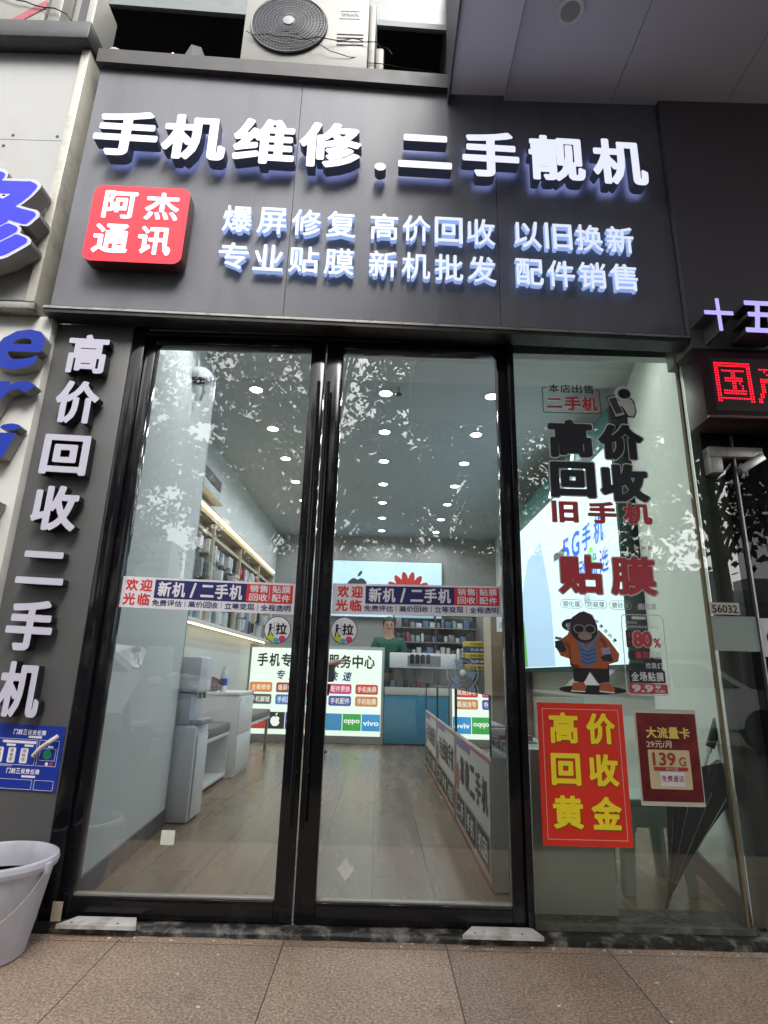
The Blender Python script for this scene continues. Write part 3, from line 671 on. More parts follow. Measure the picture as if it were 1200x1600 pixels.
# astronaut with phone
fz = thing('astronaut_decal', (1.29, g, 2.4), 'small vinyl astronaut hugging a phone at the top right of the window', 'window decal')
def blob(pts, h): return MB().poly([(1.19+a*.2, 2.395+b*.2) for a, b in pts], fr, h)
link('phone_body', blob([(.02, .66), (.30, .74), (.52, .12), (.22, .03)], 0), dk, fz)
link('phone_edge', blob([(.05, .63), (.29, .70), (.485, .15), (.235, .075)], .001), dw, fz)
link('phone_screen', blob([(.08, .60), (.275, .66), (.44, .21), (.25, .15)], .002), mat('screen_grey', (.06, .06, .09), .3), fz)
link('suit_outline', MB().disc(1.305, 2.49, .04, fr, .0025, 0, 20).poly([(1.27, 2.50), (1.345, 2.50), (1.352, 2.44), (1.335, 2.405), (1.30, 2.41), (1.275, 2.46)], fr, .0028), dk, fz)
link('suit', MB().disc(1.303, 2.49, .034, fr, .0035, 0, 20).poly([(1.278, 2.49), (1.34, 2.49), (1.345, 2.44), (1.33, 2.412), (1.304, 2.418), (1.283, 2.46)], fr, .0038).poly([(1.25, 2.5), (1.285, 2.51), (1.285, 2.485), (1.262, 2.47)], fr, .004), mat('suit_white', (.7, .7, .68), .5), fz)
link('helmet', MB().disc(1.285, 2.548, .044, fr, .0045, 0, 26), mat('helmet_white', (.7, .7, .68), .5), fz)
link('visor', MB().disc(1.292, 2.546, .034, fr, .0055, 0, 26, .03), mat('visor_dark', (.02, .02, .03), .3), fz)
# hip ape figure in an orange jacket
ap = thing('gorilla_decal', (1.01, g, .99), 'cartoon gorilla sticker in orange jacket and sunglasses on the shop window', 'window decal')
cx, cz = 1.01, .985; AS = .00088
def A_(pts, h): return MB().poly([(cx+(a-450)*AS, cz+(1050-b)*AS*.86) for a, b in pts], fr, h)
def AE(a, b, r, h, rv=None, n=20): return MB().disc(cx+(a-450)*AS, cz+(1050-b)*AS*.86, r*AS, fr, h, 0, n, (rv or r)*AS)
K = dict(dark=mat('ape_fur', (.02, .017, .022), .6), hat=mat('ape_hat', (.045, .02, .035), .6), orange=mat('jacket_orange', (.42, .10, .025), .5), blue_=mat('shirt_blue', (.10, .16, .32), .5), mz=mat('ape_muzzle', (.33, .22, .16), .6), shoe=mat('shoe_orange', (.4, .1, .04), .5))
link('shadow_disc', AE(452, 1025, 182, 0, 24), M['ink'], ap)
link('trousers', A_([(350, 870), (550, 870), (545, 975), (485, 985), (445, 915), (405, 985), (355, 975)], .001), M['ink'], ap)
for p in ([(335, 1028), (350, 985), (405, 978), (420, 1010), (410, 1030)], [(487, 1025), (490, 985), (540, 980), (572, 1018), (565, 1035)]): link('shoe', A_(p, .002), K['shoe'], ap)
link('jacket', A_([(345, 660), (510, 660), (560, 720), (610, 805), (600, 850), (545, 870), (540, 895), (350, 895), (335, 840), (290, 825), (270, 780), (300, 720), (335, 690)], .002), K['orange'], ap)
link('shirt', A_([(385, 700), (430, 760), (480, 700), (490, 850), (440, 885), (395, 860)], .003), K['blue_'], ap)
link('arm_left', A_([(262, 735), (300, 725), (325, 790), (300, 805), (262, 775)], .003), K['dark'], ap)
link('arm_right', A_([(505, 825), (560, 800), (572, 850), (520, 850)], .003), K['dark'], ap)
link('phone', A_([(265, 705), (303, 712), (300, 730), (262, 722)], .004), M['grey'], ap)
link('cup', A_([(510, 770), (560, 765), (562, 805), (515, 812)], .004), mat('cup', (.3, .3, .42), .4), ap)
link('head', AE(425, 650, 76, .004, 78), K['dark'], ap)
link('hat', A_([(352, 640), (360, 585), (405, 550), (430, 542), (470, 560), (492, 600), (494, 640)], .005), K['hat'], ap)
link('sleeve_fold', A_([(300, 735), (335, 725), (350, 760), (345, 830), (330, 838), (335, 770)], .0025).__class__().poly([(cx+(a-450)*AS, cz+(1050-b)*AS*.86) for a, b in [(520, 700), (545, 745), (540, 830), (528, 835), (530, 755), (508, 715)]], fr, .0028).poly([(cx+(a-450)*AS, cz+(1050-b)*AS*.86) for a, b in [(322, 735), (345, 760), (348, 880), (338, 880), (335, 780), (312, 745)]], fr, .0028), mat('jacket_dark', (.20, .035, .02), .6), ap)
link('jacket_hem', A_([(338, 868), (390, 880), (388, 896), (345, 896)], .0028), mat('jacket_hem', (.12, .02, .02), .6), ap)
link('hood', A_([(350, 668), (385, 700), (432, 770), (478, 700), (512, 668), (500, 710), (440, 792), (425, 792), (362, 706)], .0036), mat('hood_blue', (.16, .19, .27), .6), ap)
for k_ in range(4): link('shirt_fold', A_([(398, 775+k_*24), (436, 790+k_*24), (482, 772+k_*24), (482, 780+k_*24), (436, 800+k_*24), (398, 783+k_*24)], .0034), mat('shirt_dark', (.05, .08, .2), .5), ap)
link('shoe_sole', A_([(333, 1030), (412, 1032), (410, 1040), (335, 1038)], .0024), M['white_print'], ap); link('shoe_sole', A_([(486, 1027), (568, 1035), (566, 1043), (487, 1036)], .0024), M['white_print'], ap)
link('muzzle', AE(428, 698, 38, .005, 22), K['mz'], ap)
for a in (397, 457): link('lens_frame', AE(a, 655, 33, .006, 26), M['grey'], ap)
for a in (397, 457): link('lens', AE(a, 655, 25, .007, 19), M['ink'], ap)
# red and yellow poster
rp = thing('red_poster', (.95, g, .34), 'bright red poster with six large yellow characters on the window', 'poster')
q = [on(838, 1096, g), on(972, 1102, g), on(990, 1325, g), on(849, 1321, g)]
bx0, bx1, bz0, bz1 = (q[0][0]+q[3][0])/2, (q[1][0]+q[2][0])/2, (q[2][1]+q[3][1])/2, (q[0][1]+q[1][1])/2
link('sheet', MB().rect(bx0, bx1, bz0, bz1, fr, .001, .001), mat('poster_red', (.78, .035, .015), .4, var=.05, bump=.6, bscale=5), rp)
link('border', MB().ring(bx0+.022, bx1-.022, bz0+.025, bz1-.025, .003, fr, .002), mat('border_pink', (.8, .4, .35), .5), rp)
sh_ = MB(); ye = MB(); W_, H_ = bx1-bx0, bz1-bz0
for k, ch in enumerate('高价回收黄金'):
    a = bx0+W_*(.13+.43*(k % 2)); d = bz1-H_*(.07+.295*(k//2))
    ye.text(ch, a, a+W_*.335, d-H_*.225, d, fr, .0032, bold=.038); sh_.text(ch, a+.002, a+.002+W_*.335, d-H_*.225-.005, d-.005, fr, .0022, bold=.038)
link('yellow_lettering', ye, M['yellow'], rp); link('lettering_shade', sh_, mat('poster_dark', (.22, .1, .01), .5), rp)
# dark red data card poster
dp_ = thing('data_card_poster', (1.35, g, .51), 'dark red and gold poster reading 139G on the shop window', 'poster')
q = [on(986, 1108, g), on(1082, 1108, g), on(1106, 1258, g), on(1006, 1262, g)]
a0, a1, z0, z1 = (q[0][0]+q[3][0])/2, (q[1][0]+q[2][0])/2, (q[2][1]+q[3][1])/2, (q[0][1]+q[1][1])/2
W_, H_ = a1-a0, z1-z0
def U(k): return a0+k*W_
def Z(k): return z1-k*H_
link('sheet', MB().rect(a0, a1, z0, z1, fr, .001, .001), mat('paper_edge', (.55, .53, .42), .5, var=.1), dp_)
link('red_print', MB().rect(U(.03), U(.985), Z(.955), Z(.045), fr, .002), mat('maroon', (.13, .012, .012), .3, var=.3, scale=9, stain=(.42, .02, .02), stamt=.8, stscale=5, bump=.5, bscale=6), dp_)
link('cream_box', MB().rect(U(.17), U(.83), Z(.83), Z(.43), fr, .003, 0, .006), mat('cream_print', (.62, .5, .3), .5), dp_)
link('inner_strip', MB().rect(U(.24), U(.78), Z(.645), Z(.605), fr, .004), mat('strip_red', (.35, .03, .02), .5), dp_)
link('inner_label', MB().rect(U(.33), U(.71), Z(.80), Z(.655), fr, .004), M['white_print'], dp_)
link('gold_lettering', MB().row('大流量卡', U(.17), U(.87), Z(.31), Z(.19), fr, gap=.06, h=.003, bold=.03, rot=.0), mat('gold_print', (.75, .55, .12), .4), dp_)
link('pale_lettering', MB().text('29元/月', U(.16), U(.56), Z(.41), Z(.335), fr, .003, bold=.014).row('超大流量', U(.43), U(.62), Z(.64), Z(.61), fr, h=.005, bold=0), mat('pale_print', (.75, .62, .42), .5), dp_)
link('red_lettering', MB().text('139', U(.235), U(.6), Z(.595), Z(.455), fr, .004, bold=.03).text('G', U(.65), U(.76), Z(.595), Z(.5), fr, .004, bold=.02).row('免费通话', U(.35), U(.70), Z(.755), Z(.69), fr, h=.005, bold=.014), mat('brick_print', (.33, .04, .02), .5), dp_)
# ================================================================== right neighbour
rn_ = thing('neighbour_dark_signboard', (1.9, -.15, 2.72), 'dark neighbouring sign on the right with raised lilac characters', 'sign')
link('panel', MB().box(1.603, 3.6, -.16, .1, 2.745, 4.46, .004), mat('taupe_panel', (.13, .12, .135), .45, var=.1, scale=1.5, stain=(.13, .12, .12), stamt=.3, stscale=2), rn_)
lil = emat('lilac_glow', (.42, .36, 1), .4, (.5, .5, .6)); ms = mat('brushed_side', (.2, .19, .2), .3, .7, var=.2)
def nletter(ch, a, b, c, d):
    me = link('letter', MB().text(ch, a, b, c, d, front(-.31, -.02), 0, .13, bold=.022), lil, rn_, ang=25); me.data.materials.append(ms)
    for p in me.data.polygons:
        if p.normal.y > -.9: p.material_index = 1
nletter('十', 1.602, 1.75, 2.785, 2.975); nletter('五', 1.80, 1.98, 2.785, 2.97)
ld = thing('led_display', (1.9, -.2, 2.31), 'dark red lit LED message box with dotted characters at the right edge', 'LED display')
x0_, z0_, z1_ = 1.60, 2.31, 2.69
link('housing', MB().box(x0_, 3.4, -.22, -.05, z0_, z1_, .004), mat('led_housing', (.03, .008, .012), .35, var=.2), ld)
link('screen', MB().box(x0_+.05, 3.35, -.223, -.2185, z0_+.045, z1_-.04), mat('led_screen', (.02, .001, .003), .5), ld)
link('lower_trim', MB().box(x0_, 3.4, -.235, -.221, z0_+.004, z0_+.016), mat('led_trim', (.18, .1, .1), .3, .6), ld)
GUO = ['################', '################', '##............##', '##.##########.##', '##.....##.....##', '##.....##.....##', '##..########..##', '##..########..##', '##.....##.#...##', '##.....##..#..##', '##.....##..#..##', '##.##########.##', '##.##########.##', '##............##', '################', '##............##']
CHAN = ['.......##.......', '.......##.......', '..############..', '....#......#....', '.....#....#.....', '......#..#......', '..##############', '..##############', '..##............', '..##............', '..##............', '..##............', '.##.............', '.##.............', '##..............', '##..............']
db = MB(); pt_ = .0126; ldf = front(-.223, -.02)
for ci, bmpx in enumerate((GUO, CHAN)):
    for r, line in enumerate(bmpx):
        for c, chh in enumerate(line):
            if chh == '#': db.disc(1.670+ci*.203+c*.0116, 2.655-r*.0140, .0042, ldf, .0015, 0, 6, .0047)
link('led_dots', db, emat('led_red', (1, .004, .02), 1.6, (.3, 0, 0)), ld, smooth=False)
nd = thing('neighbour_door', (1.95, 0, .03), 'steel and dark glass door of the neighbouring shop with a white logo band', 'door')
gd = glass_mat('dark_door_glass', (.34, .36, .35), .35, .02)
link('glass_pane', MB().quad((1.845, .0, .05), (3.2, .0, .05), (3.2, .0, 2.32), (1.845, .0, 2.32)), gd, nd, smooth=False)
link('side_glass', MB().quad((1.79, .006, .05), (1.838, .006, .05), (1.838, .006, 2.32), (1.79, .006, 2.32)), gd, nd, smooth=False)
link('edge_strip', MB().box(1.838, 1.846, -.012, .012, .05, 2.32), M['steel'], nd)
link('top_clamp', MB().box(1.70, 1.985, -.03, .03, 2.19, 2.245, .003).box(1.70, 1.765, -.03, .03, 2.10, 2.19, .003), mat('clamp_steel', (.6, .58, .53), .4, .5, var=.2, stain=(.15, .12, .09), stamt=.6, stscale=18), nd)
link('clamp_arm', MB().box(1.80, 1.95, -.10, -.06, 2.11, 2.15, .003, M=Matrix.Translation((1.87, 0, 2.13)) @ Matrix.Rotation(R(-32), 4, 'Y') @ Matrix.Translation((-1.87, 0, -2.13))), M['steel'], nd)
link('logo_band', MB().rect(1.842, 2.6, 1.178, 1.36, front(-.004)), M['white_print'], nd)
ZD = front(-.006)
def apple(cx, cz, s, fr, h=.0):
    pts = []
    for k in range(48):
        t = 2*math.pi*k/48; x = math.cos(t); z = math.sin(t); r = 1-.10*max(0, z)**2*(1-abs(x))-.05*max(0, -z)**6
        px_, pz_ = x*.86*r, z*.92*r
        if abs(x) < .35 and z > 0: pz_ -= .16*(1-abs(x)/.35)
        if abs(x) < .3 and z < 0: pz_ += .07*(1-abs(x)/.3)
        if z < -.1: px_ *= 1-.16*(-z)
        dd = math.hypot(px_-1.02, pz_-.12)
        if dd < .38: px_ = 1.02-math.sqrt(max(0, .38**2-(pz_-.12)**2))
        pts.append((cx+px_*s, cz+pz_*s))
    b = MB().poly(pts, fr, h)
    b.poly([(cx+s*a, cz+s*c) for a, c in ((.0, .92), (.02, 1.12), (.16, 1.34), (.36, 1.42), (.34, 1.2), (.2, 1.0))], fr, h)
    return b
link('logo', apple(1.905, 1.265, .04, ZD), M['ink'], nd)
b_ = MB()
b_.box(1.85, 3.4, .14, .17, 0, 2.61)
link('dark_backing', b_, mat('neighbour_dark', (.03, .032, .034), .6, var=.4, scale=3), nd)  # dark sheet added to block the bright sky behind this glass
fp = link('frosted_strip', MB().rect(1.612, 1.835, 1.20, 1.366, front(-.004)), mat('frost_film', (.30, .36, .32), .6), None)
tag(fp, 'frosted strip of film on the glass edge between the two shops', 'film')
tg = thing('number_tag', (1.68, -.012, 1.37), 'small cream number tag reading 56032 on the glass edge', 'number tag')
link('tag_plate', MB().rect(1.612, 1.755, 1.372, 1.43, front(-.012), 0, .004, .004), mat('cream_tag', (.55, .52, .42), .5, stain=(.2, .18, .14), stamt=.5, stscale=20), tg)
link('tag_digits', MB().text('56032', 1.62, 1.745, 1.38, 1.418, front(-.012), .001, bold=.02, latin=True), M['ink'], tg)
pw = thing('pillar_wall', (1.7, .1, 0), 'narrow dark tiled pier between the two shops behind the glass edge', 'pier')
link('pier', MB().box(1.70, 1.84, .03, .12, 0, 2.60), mat('pier_tile', (.07, .075, .065), .4, var=.3, scale=4, stain=(.2, .16, .08), stamt=.4, stscale=5), pw)
link('tile_joint', MB().box(1.699, 1.841, .027, .03, 2.196, 2.2), M['ink'], pw)
link('lintel', MB().box(1.80, 3.4, .02, .12, 2.62, 2.845), M['trim'], pw)

# ================================================================== recess over the signs, windows above
ub = thing('upper_storey', (-1.5, .6, 4.3), 'upper storey with pale green glazing above a dark recess', 'building')
gw = mat('pale_glazing', (.13, .155, .15), .25, var=.06, scale=1.2, stain=(.25, .28, .27), stamt=.6, stscale=1.5)
for a, b in ((-5.5, -2.2), (-2.195, -.35), (-.345, .39), (.395, 3.0)): link('glazing_panel', tslab(a, b, .38, .42, 5.815, 9, -.065, -.1), gw, ub)
link('ledge_edge', tslab(-5.5, .42, .36, .379, 5.775, 5.83, -.065, -.1), mat('ledge_grey', (.15, .17, .17), .5), ub)
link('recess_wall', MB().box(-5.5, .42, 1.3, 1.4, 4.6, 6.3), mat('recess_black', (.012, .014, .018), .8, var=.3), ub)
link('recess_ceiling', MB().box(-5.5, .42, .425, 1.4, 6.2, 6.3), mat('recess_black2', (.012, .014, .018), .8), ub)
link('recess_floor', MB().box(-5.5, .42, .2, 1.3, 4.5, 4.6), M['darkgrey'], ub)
link('recess_end', MB().box(.395, .43, -.1, 1.3, 4.6, 6.5), mat('recess_side', (.2, .2, .19), .6, stain=(.1, .1, .09), stamt=.6), ub)
link('side_wall', MB().box(-5.5, -5.4, -.1, 1.3, 4.5, 9), M['grey'], ub)
# overhanging soffit on the right
sf = thing('overhang', (2.5, -2.2, 4.4), 'lilac lit overhanging slab above the right half of the sign', 'overhang')
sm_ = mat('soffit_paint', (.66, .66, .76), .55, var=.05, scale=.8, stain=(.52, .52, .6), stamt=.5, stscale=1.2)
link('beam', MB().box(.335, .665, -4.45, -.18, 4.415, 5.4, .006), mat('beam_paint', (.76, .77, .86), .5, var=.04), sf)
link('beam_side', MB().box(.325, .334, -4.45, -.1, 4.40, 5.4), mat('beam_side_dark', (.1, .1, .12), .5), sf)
xs_ = [.672, 1.326, 2.02, 2.72, 3.42, 4.12, 4.82, 5.52]
for a, b in zip(xs_, xs_[1:]): link('soffit_panel', MB().box(a, b-.004, -4.45, .1, 4.445, 4.5), sm_, sf)
link('slab', MB().box(.672, 5.6, -4.45, .3, 4.505, 5.5), M['grey'], sf)
link('fascia', MB().box(.33, 5.6, -4.5, -4.452, 4.40, 5.5), M['darkgrey'], sf)
sl_ = thing('ceiling_lamp', (.914, -.655, 4.42), 'round unlit white lamp set in the overhang soffit', 'ceiling lamp')
link('rim', MB().lathe([(.072, 4.446), (.076, 4.438), (.07, 4.43), (.06, 4.432)], (.915, -.635, 0), 32), M['white'], sl_)
link('diffuser', MB().lathe([(.0, 4.429), (.04, 4.43), (.061, 4.434)], (.915, -.635, 0), 32), mat('lamp_diffuser', (.33, .33, .34), .5), sl_)
# column at the far edge of the overhang, seen in the glass
tag(link('column', MB().box(5.1, 5.6, -4.4, -3.9, 0, 4.4, .01), M['grey']), 'square grey column holding up the front of the overhang', 'column')

# ================================================================== air conditioners and rubbish on the ledge
acw = mat('ac_casing', (.31, .30, .275), .45, var=.05, scale=3, stain=(.3, .27, .22), stamt=.5, stscale=5)
def outdoor_unit(x0, y0, z0, w_, label, front_fan=True, rz=0):
    H = .66; D_ = .32
    t = thing('air_conditioner', (x0+w_/2, y0, z0), label, 'air conditioner', 'outdoor air conditioner units on the ledge')
    link('casing', MB().box(x0, x0+w_, y0, y0+D_, z0, z0+H, .012), acw, t)
    link('side_cover', MB().box(x0+w_+.001, x0+w_+.045, y0+.02, y0+D_-.02, z0+.02, z0+H-.05, .012), acw, t)
    link('valve_cover', MB().box(x0+w_+.046, x0+w_+.10, y0+.1, y0+.22, z0+.14, z0+.34, .012), acw, t)
    fx, fz, fr_ = x0+.292, z0+.36, .235
    link('fan_recess', MB().lathe([(fr_+.012, y0-.012), (fr_+.012, y0-.004), (0, y0-.003)], (fx, 0, fz), 48, 'Y'), mat('fan_dark', (.012, .013, .016), .6), t)
    bl = MB()
    for k in range(3):
        a = 2*math.pi*k/3; P = []
        for r_, da in ((.05, -.3), (.2, -.5), (.215, .35), (.06, .45)): P.append((fx+r_*math.cos(a+da), fz+r_*math.sin(a+da)))
        bl.poly(P, front(y0-.013+.002*k), 0)
    link('fan_blade', bl, mat('blade', (.03, .032, .036), .5), t)
    gr = MB(); n = 10
    for r_ in [.045+.0205*k for k in range(10)]:
        gr.tube([(fx+r_*math.cos(2*math.pi*k/48), y0-.03, fz+r_*math.sin(2*math.pi*k/48)) for k in range(49)], .0016, 4, caps=False)
    for k in range(56):
        a = 2*math.pi*k/56; P = []
        for j in range(7):
            r_ = .04+.19*j/6; aa = a+.55*j/6; P.append((fx+r_*math.cos(aa), y0-.031+.014*(j/6)**4, fz+r_*math.sin(aa)))
        gr.tube(P, .0013, 4, caps=False)
    gr.tube([(fx+.24*math.cos(2*math.pi*k/48), y0-.014, fz+.24*math.sin(2*math.pi*k/48)) for k in range(49)], .006, 6, caps=False)
    link('fan_grille', gr, mat('grille_grey', (.16, .165, .19), .45), t)
    link('hub', MB().lathe([(0, y0-.04), (.035, y0-.038), (.042, y0-.028)], (fx, 0, fz), 24, 'Y'), mat('hub', (.3, .31, .31), .4), t)
    s_ = MB()
    for k in range(4): s_.box(x0+w_-.2, x0+w_-.03, y0-.004, y0-.0005, z0+.30-.03*k, z0+.306-.03*k)
    link('vent_slot', s_, M['grey'], t)
    link('badge', MB().ring(x0+w_-.19, x0+w_-.06, z0+.44, z0+.51, .003, front(y0-.003), 0, .002), M['white'], t)
    link('badge_lettering', MB().text('WNHIN', x0+w_-.18, x0+w_-.07, z0+.46, z0+.49, front(y0-.003), 0, .002, bold=0), mat('badge_grey', (.2, .2, .2), .5), t)
    link('foot', MB().box(x0+.1, x0+.16, y0-.02, y0+D_+.02, z0-.03, z0-.001), M['grey'], t)
    link('foot', MB().box(x0+w_-.16, x0+w_-.1, y0-.02, y0+D_+.02, z0-.03, z0-.001), M['grey'], t)
    return t
outdoor_unit(-.975, -.12, 4.665, .80, 'white outdoor air conditioner with round fan on the ledge over the main sign')
cb = MB(); rn = random.Random(3)
def wob(P, r=.02, seed=1):
    rr = random.Random(seed); Q = []
    for a, b in zip(P, P[1:]):
        for k in range(5): Q.append(Vector(a).lerp(Vector(b), k/5)+Vector((rr.uniform(-r, r), 0, rr.uniform(-r, r)))*.5)
    return Q+[Vector(P[-1])]
tag(link('cable', MB().tube(wob([(-.96, -.14, 4.93), (-.6, -.165, 4.86), (-.35, -.14, 4.90), (-.15, -.135, 4.90), (-.02, -.1, 4.84)], .03, 2), .003, 5), M['blackmatt']), 'thin dark cable drooping across the air conditioner above the sign', 'cable')
tag(link('cable', MB().tube(wob([(-.72, -.17, 4.90), (-.6, -.175, 4.87), (-.42, -.145, 4.80), (-.1, -.1, 4.745), (.3, -.05, 4.745)], .03, 5), .0025, 5), M['blackmatt']), 'thin dark cable lying on the ledge from the air conditioner to the beam', 'cable')
tag(link('cable', MB().tube([(.385, -.13, 6.0), (.372, -.13, 5.1)], .008, 6), M['blackmatt']), 'short black cable hanging straight down beside the overhang beam', 'cable')
# second unit, at the far left, seen side on with a striped edge
a2 = thing('air_conditioner', (-2.4, -.1, 4.84), 'cream air conditioner casing at the top left corner with a torn red and blue strip', 'air conditioner', 'outdoor air conditioner units on the ledge')
link('casing', MB().box(-3.3, -2.22, -.16, .2, 4.842, 5.6, .02), acw, a2)
link('corner_post', MB().box(-2.219, -2.13, -.15, .2, 4.842, 5.6, .02), mat('post_pale', (.26, .245, .23), .35, var=.1, stretch=(6, 1, 1)), a2)
link('side_panel', MB().box(-2.129, -1.98, -.06, .2, 4.842, 5.45, .02), acw, a2)
link('side_vent', MB().box(-2.08, -2.03, -.063, -.059, 5.05, 5.4), M['darkgrey'], a2)
link('stripe', MB().quad((-2.52, -.164, 4.86), (-2.44, -.164, 4.86), (-2.22, -.164, 5.06), (-2.22, -.164, 5.13)), mat('red_strip', (.4, .08, .09), .5, var=.5, scale=30, stain=(.1, .15, .4), stamt=1, stscale=25), a2)
tag(link('cable', MB().tube(wob([(-2.9, -.18, 5.3), (-2.4, -.18, 5.09), (-2.1, -.17, 5.02), (-2.0, -.1, 4.95)], .02, 8), .004, 5), M['blackmatt']), 'thin dark cable across the cream air conditioner at the top left corner', 'cable')
rg_ = MB().ball((0, 0, 0), .11, 2, (1, .6, 1), .28, 12)
rg_.v = [(x-1.27, y-.02, max(z, -.06)+4.74+(.10 if z > .08 else 0)) for x, y, z in rg_.v]
tag(link('crumpled_bag', rg_, mat('rag', (.09, .09, .10), .8, var=.3), smooth=False), 'dark crumpled bag on the ledge left of the air conditioner', 'bag')
tag(link('bottle', MB().lathe([(0, 0), (.022, 0), (.023, .07), (.01, .09), (.01, .105), (0, .105)], (-1.41, -.09, 4.695), 14), mat('old_bottle', (.5, .5, .42), .3)), 'small pale bottle standing beside the crumpled bag on the ledge', 'bottle')
tag(link('paper_cup', MB().ball((-1.75, -.12, 4.73), .04, 2, (1.2, 1, .8), .12, 4), mat('paper', (.55, .53, .48), .7)), 'crushed pale paper cup at the left end of the sign ledge', 'cup')

# ================================================================== bucket
bk = thing('bucket', (-1.425, -.335, 0), 'pale lilac plastic bucket of grey water by the left door', 'bucket')
BC = (-1.45, -.30)
prof = [(.0, .006), (.135, .006), (.14, .0), (.148, .006), (.165, .10), (.185, .22), (.2, .315), (.212, .318), (.216, .335), (.212, .352), (.2, .357), (.193, .345), (.186, .3), (.155, .08), (.14, .02), (0, .02)]
prof = [(r_, h_*.94) for r_, h_ in prof]
lil_p = mat('lilac_plastic', (.41, .41, .47), .38, var=.06, scale=5, stain=(.26, .24, .22), stamt=.55, stscale=7, stretch=(1, 1, .4))
link('body', MB().lathe(prof, (BC[0], BC[1], 0), 56), lil_p, bk)
link('water', MB().lathe([(0, .25), (.176, .25)], (BC[0], BC[1], 0), 40), mat('grey_water', (.17, .165, .15), .06, var=.1), bk)
hp = []
for k in range(21):
    t = math.pi*k/20; hp.append((BC[0]+.215*math.cos(t), BC[1]-.03-.21*math.sin(t)*.9, .31-.19*math.sin(t)))
hn = link('handle', MB().tube(hp, .0035, 8), M['steel'], bk)
link('grip', MB().tube(hp[6:11], .0085, 10), M['white'], hn)
link('lug', MB().box(BC[0]+.205, BC[0]+.225, BC[1]-.045, BC[1]-.015, .285, .325, .004), lil_p, bk)
# ================================================================== shop interior
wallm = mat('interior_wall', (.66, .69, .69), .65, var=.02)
def pl_(b, *pts, t=.04): return b.quad(*pts)
lam, nt_, b_l = new_mat('laminate'); tc_l = nt_.nodes.new('ShaderNodeTexCoord'); mp_l = nt_.nodes.new('ShaderNodeMapping'); mp_l.inputs['Rotation'].default_value = (0, 0, R(90))
bk_l = nt_.nodes.new('ShaderNodeTexBrick'); bk_l.inputs['Scale'].default_value = 1; bk_l.inputs['Brick Width'].default_value = 1.2; bk_l.inputs['Row Height'].default_value = .3; bk_l.inputs['Mortar Size'].default_value = .0025
bk_l.inputs['Color1'].default_value = (.27, .19, .12, 1); bk_l.inputs['Color2'].default_value = (.33, .24, .155, 1); bk_l.inputs['Mortar'].default_value = (.12, .08, .05, 1)
no_l = nt_.nodes.new('ShaderNodeTexNoise'); no_l.inputs['Scale'].default_value = 2; no_l.inputs['Detail'].default_value = 7; mp2 = nt_.nodes.new('ShaderNodeMapping'); mp2.inputs['Scale'].default_value = (5, .6, 1)
mx_l = nt_.nodes.new('ShaderNodeMix'); mx_l.data_type = 'RGBA'; mx_l.blend_type = 'MULTIPLY'; mx_l.inputs[0].default_value = .6; mr_l = nt_.nodes.new('ShaderNodeMapRange'); mr_l.inputs[3].default_value = .16; mr_l.inputs[4].default_value = .36
for a_, b_ in ((tc_l.outputs['Object'], mp_l.inputs[0]), (mp_l.outputs[0], bk_l.inputs[0]), (tc_l.outputs['Object'], mp2.inputs[0]), (mp2.outputs[0], no_l.inputs[0]), (bk_l.outputs[0], mx_l.inputs[6]), (no_l.outputs[0], mx_l.inputs[7]), (mx_l.outputs[2], b_l.inputs['Base Color']), (no_l.outputs[0], mr_l.inputs[0]), (mr_l.outputs[0], b_l.inputs['Roughness'])): nt_.links.new(a_, b_)
struct('shop_floor', MB().quad((-2.1, .03, .027), (2.3, .03, .027), (2.3, 8.2, .027), (-2.1, 8.2, .027)), lam, org=(0, 0, 0))
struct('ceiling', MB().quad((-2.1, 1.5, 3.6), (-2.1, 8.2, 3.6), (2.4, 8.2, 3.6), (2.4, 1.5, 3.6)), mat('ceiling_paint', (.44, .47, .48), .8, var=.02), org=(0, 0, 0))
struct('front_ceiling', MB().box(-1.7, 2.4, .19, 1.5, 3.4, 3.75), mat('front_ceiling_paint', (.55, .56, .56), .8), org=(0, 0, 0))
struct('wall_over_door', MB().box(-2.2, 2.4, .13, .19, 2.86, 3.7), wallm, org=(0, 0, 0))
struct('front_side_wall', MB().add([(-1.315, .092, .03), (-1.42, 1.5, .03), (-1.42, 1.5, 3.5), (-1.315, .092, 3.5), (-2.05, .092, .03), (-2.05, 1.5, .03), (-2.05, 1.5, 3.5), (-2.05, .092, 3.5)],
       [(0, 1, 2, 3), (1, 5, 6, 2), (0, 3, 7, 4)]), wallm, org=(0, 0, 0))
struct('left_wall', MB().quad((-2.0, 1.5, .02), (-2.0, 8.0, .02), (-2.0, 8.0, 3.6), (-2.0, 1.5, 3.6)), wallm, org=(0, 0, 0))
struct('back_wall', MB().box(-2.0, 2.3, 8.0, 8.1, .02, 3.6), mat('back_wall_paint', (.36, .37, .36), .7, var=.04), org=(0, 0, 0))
struct('right_wall', MB().quad((1.64, .02, .02), (2.02, 1.55, .02), (2.02, 1.55, 3.6), (1.64, .02, 3.6)).quad((2.02, 1.55, .02), (2.2, 1.56, .02), (2.2, 1.56, 3.6), (2.02, 1.55, 3.6)).quad((2.2, 1.56, .02), (2.2, 8, .02), (2.2, 8, 3.6), (2.2, 1.56, 3.6)), mat('right_wall_paint', (.8, .84, .78), .6, var=.05), org=(0, 0, 0))
sk = mat('skirting', (.045, .043, .04), .35, var=.3, stain=(.18, .17, .15), stamt=.5, stscale=6)
tag(link('skirting_board', MB().add([(-1.30, .1, .028), (-1.405, 1.49, .028), (-1.405, 1.49, .13), (-1.30, .1, .13), (-1.316, .1, .13), (-1.419, 1.49, .13)], [(0, 1, 2, 3), (3, 2, 5, 4)]), sk), 'dark skirting along the white wall inside the left door', 'skirting')
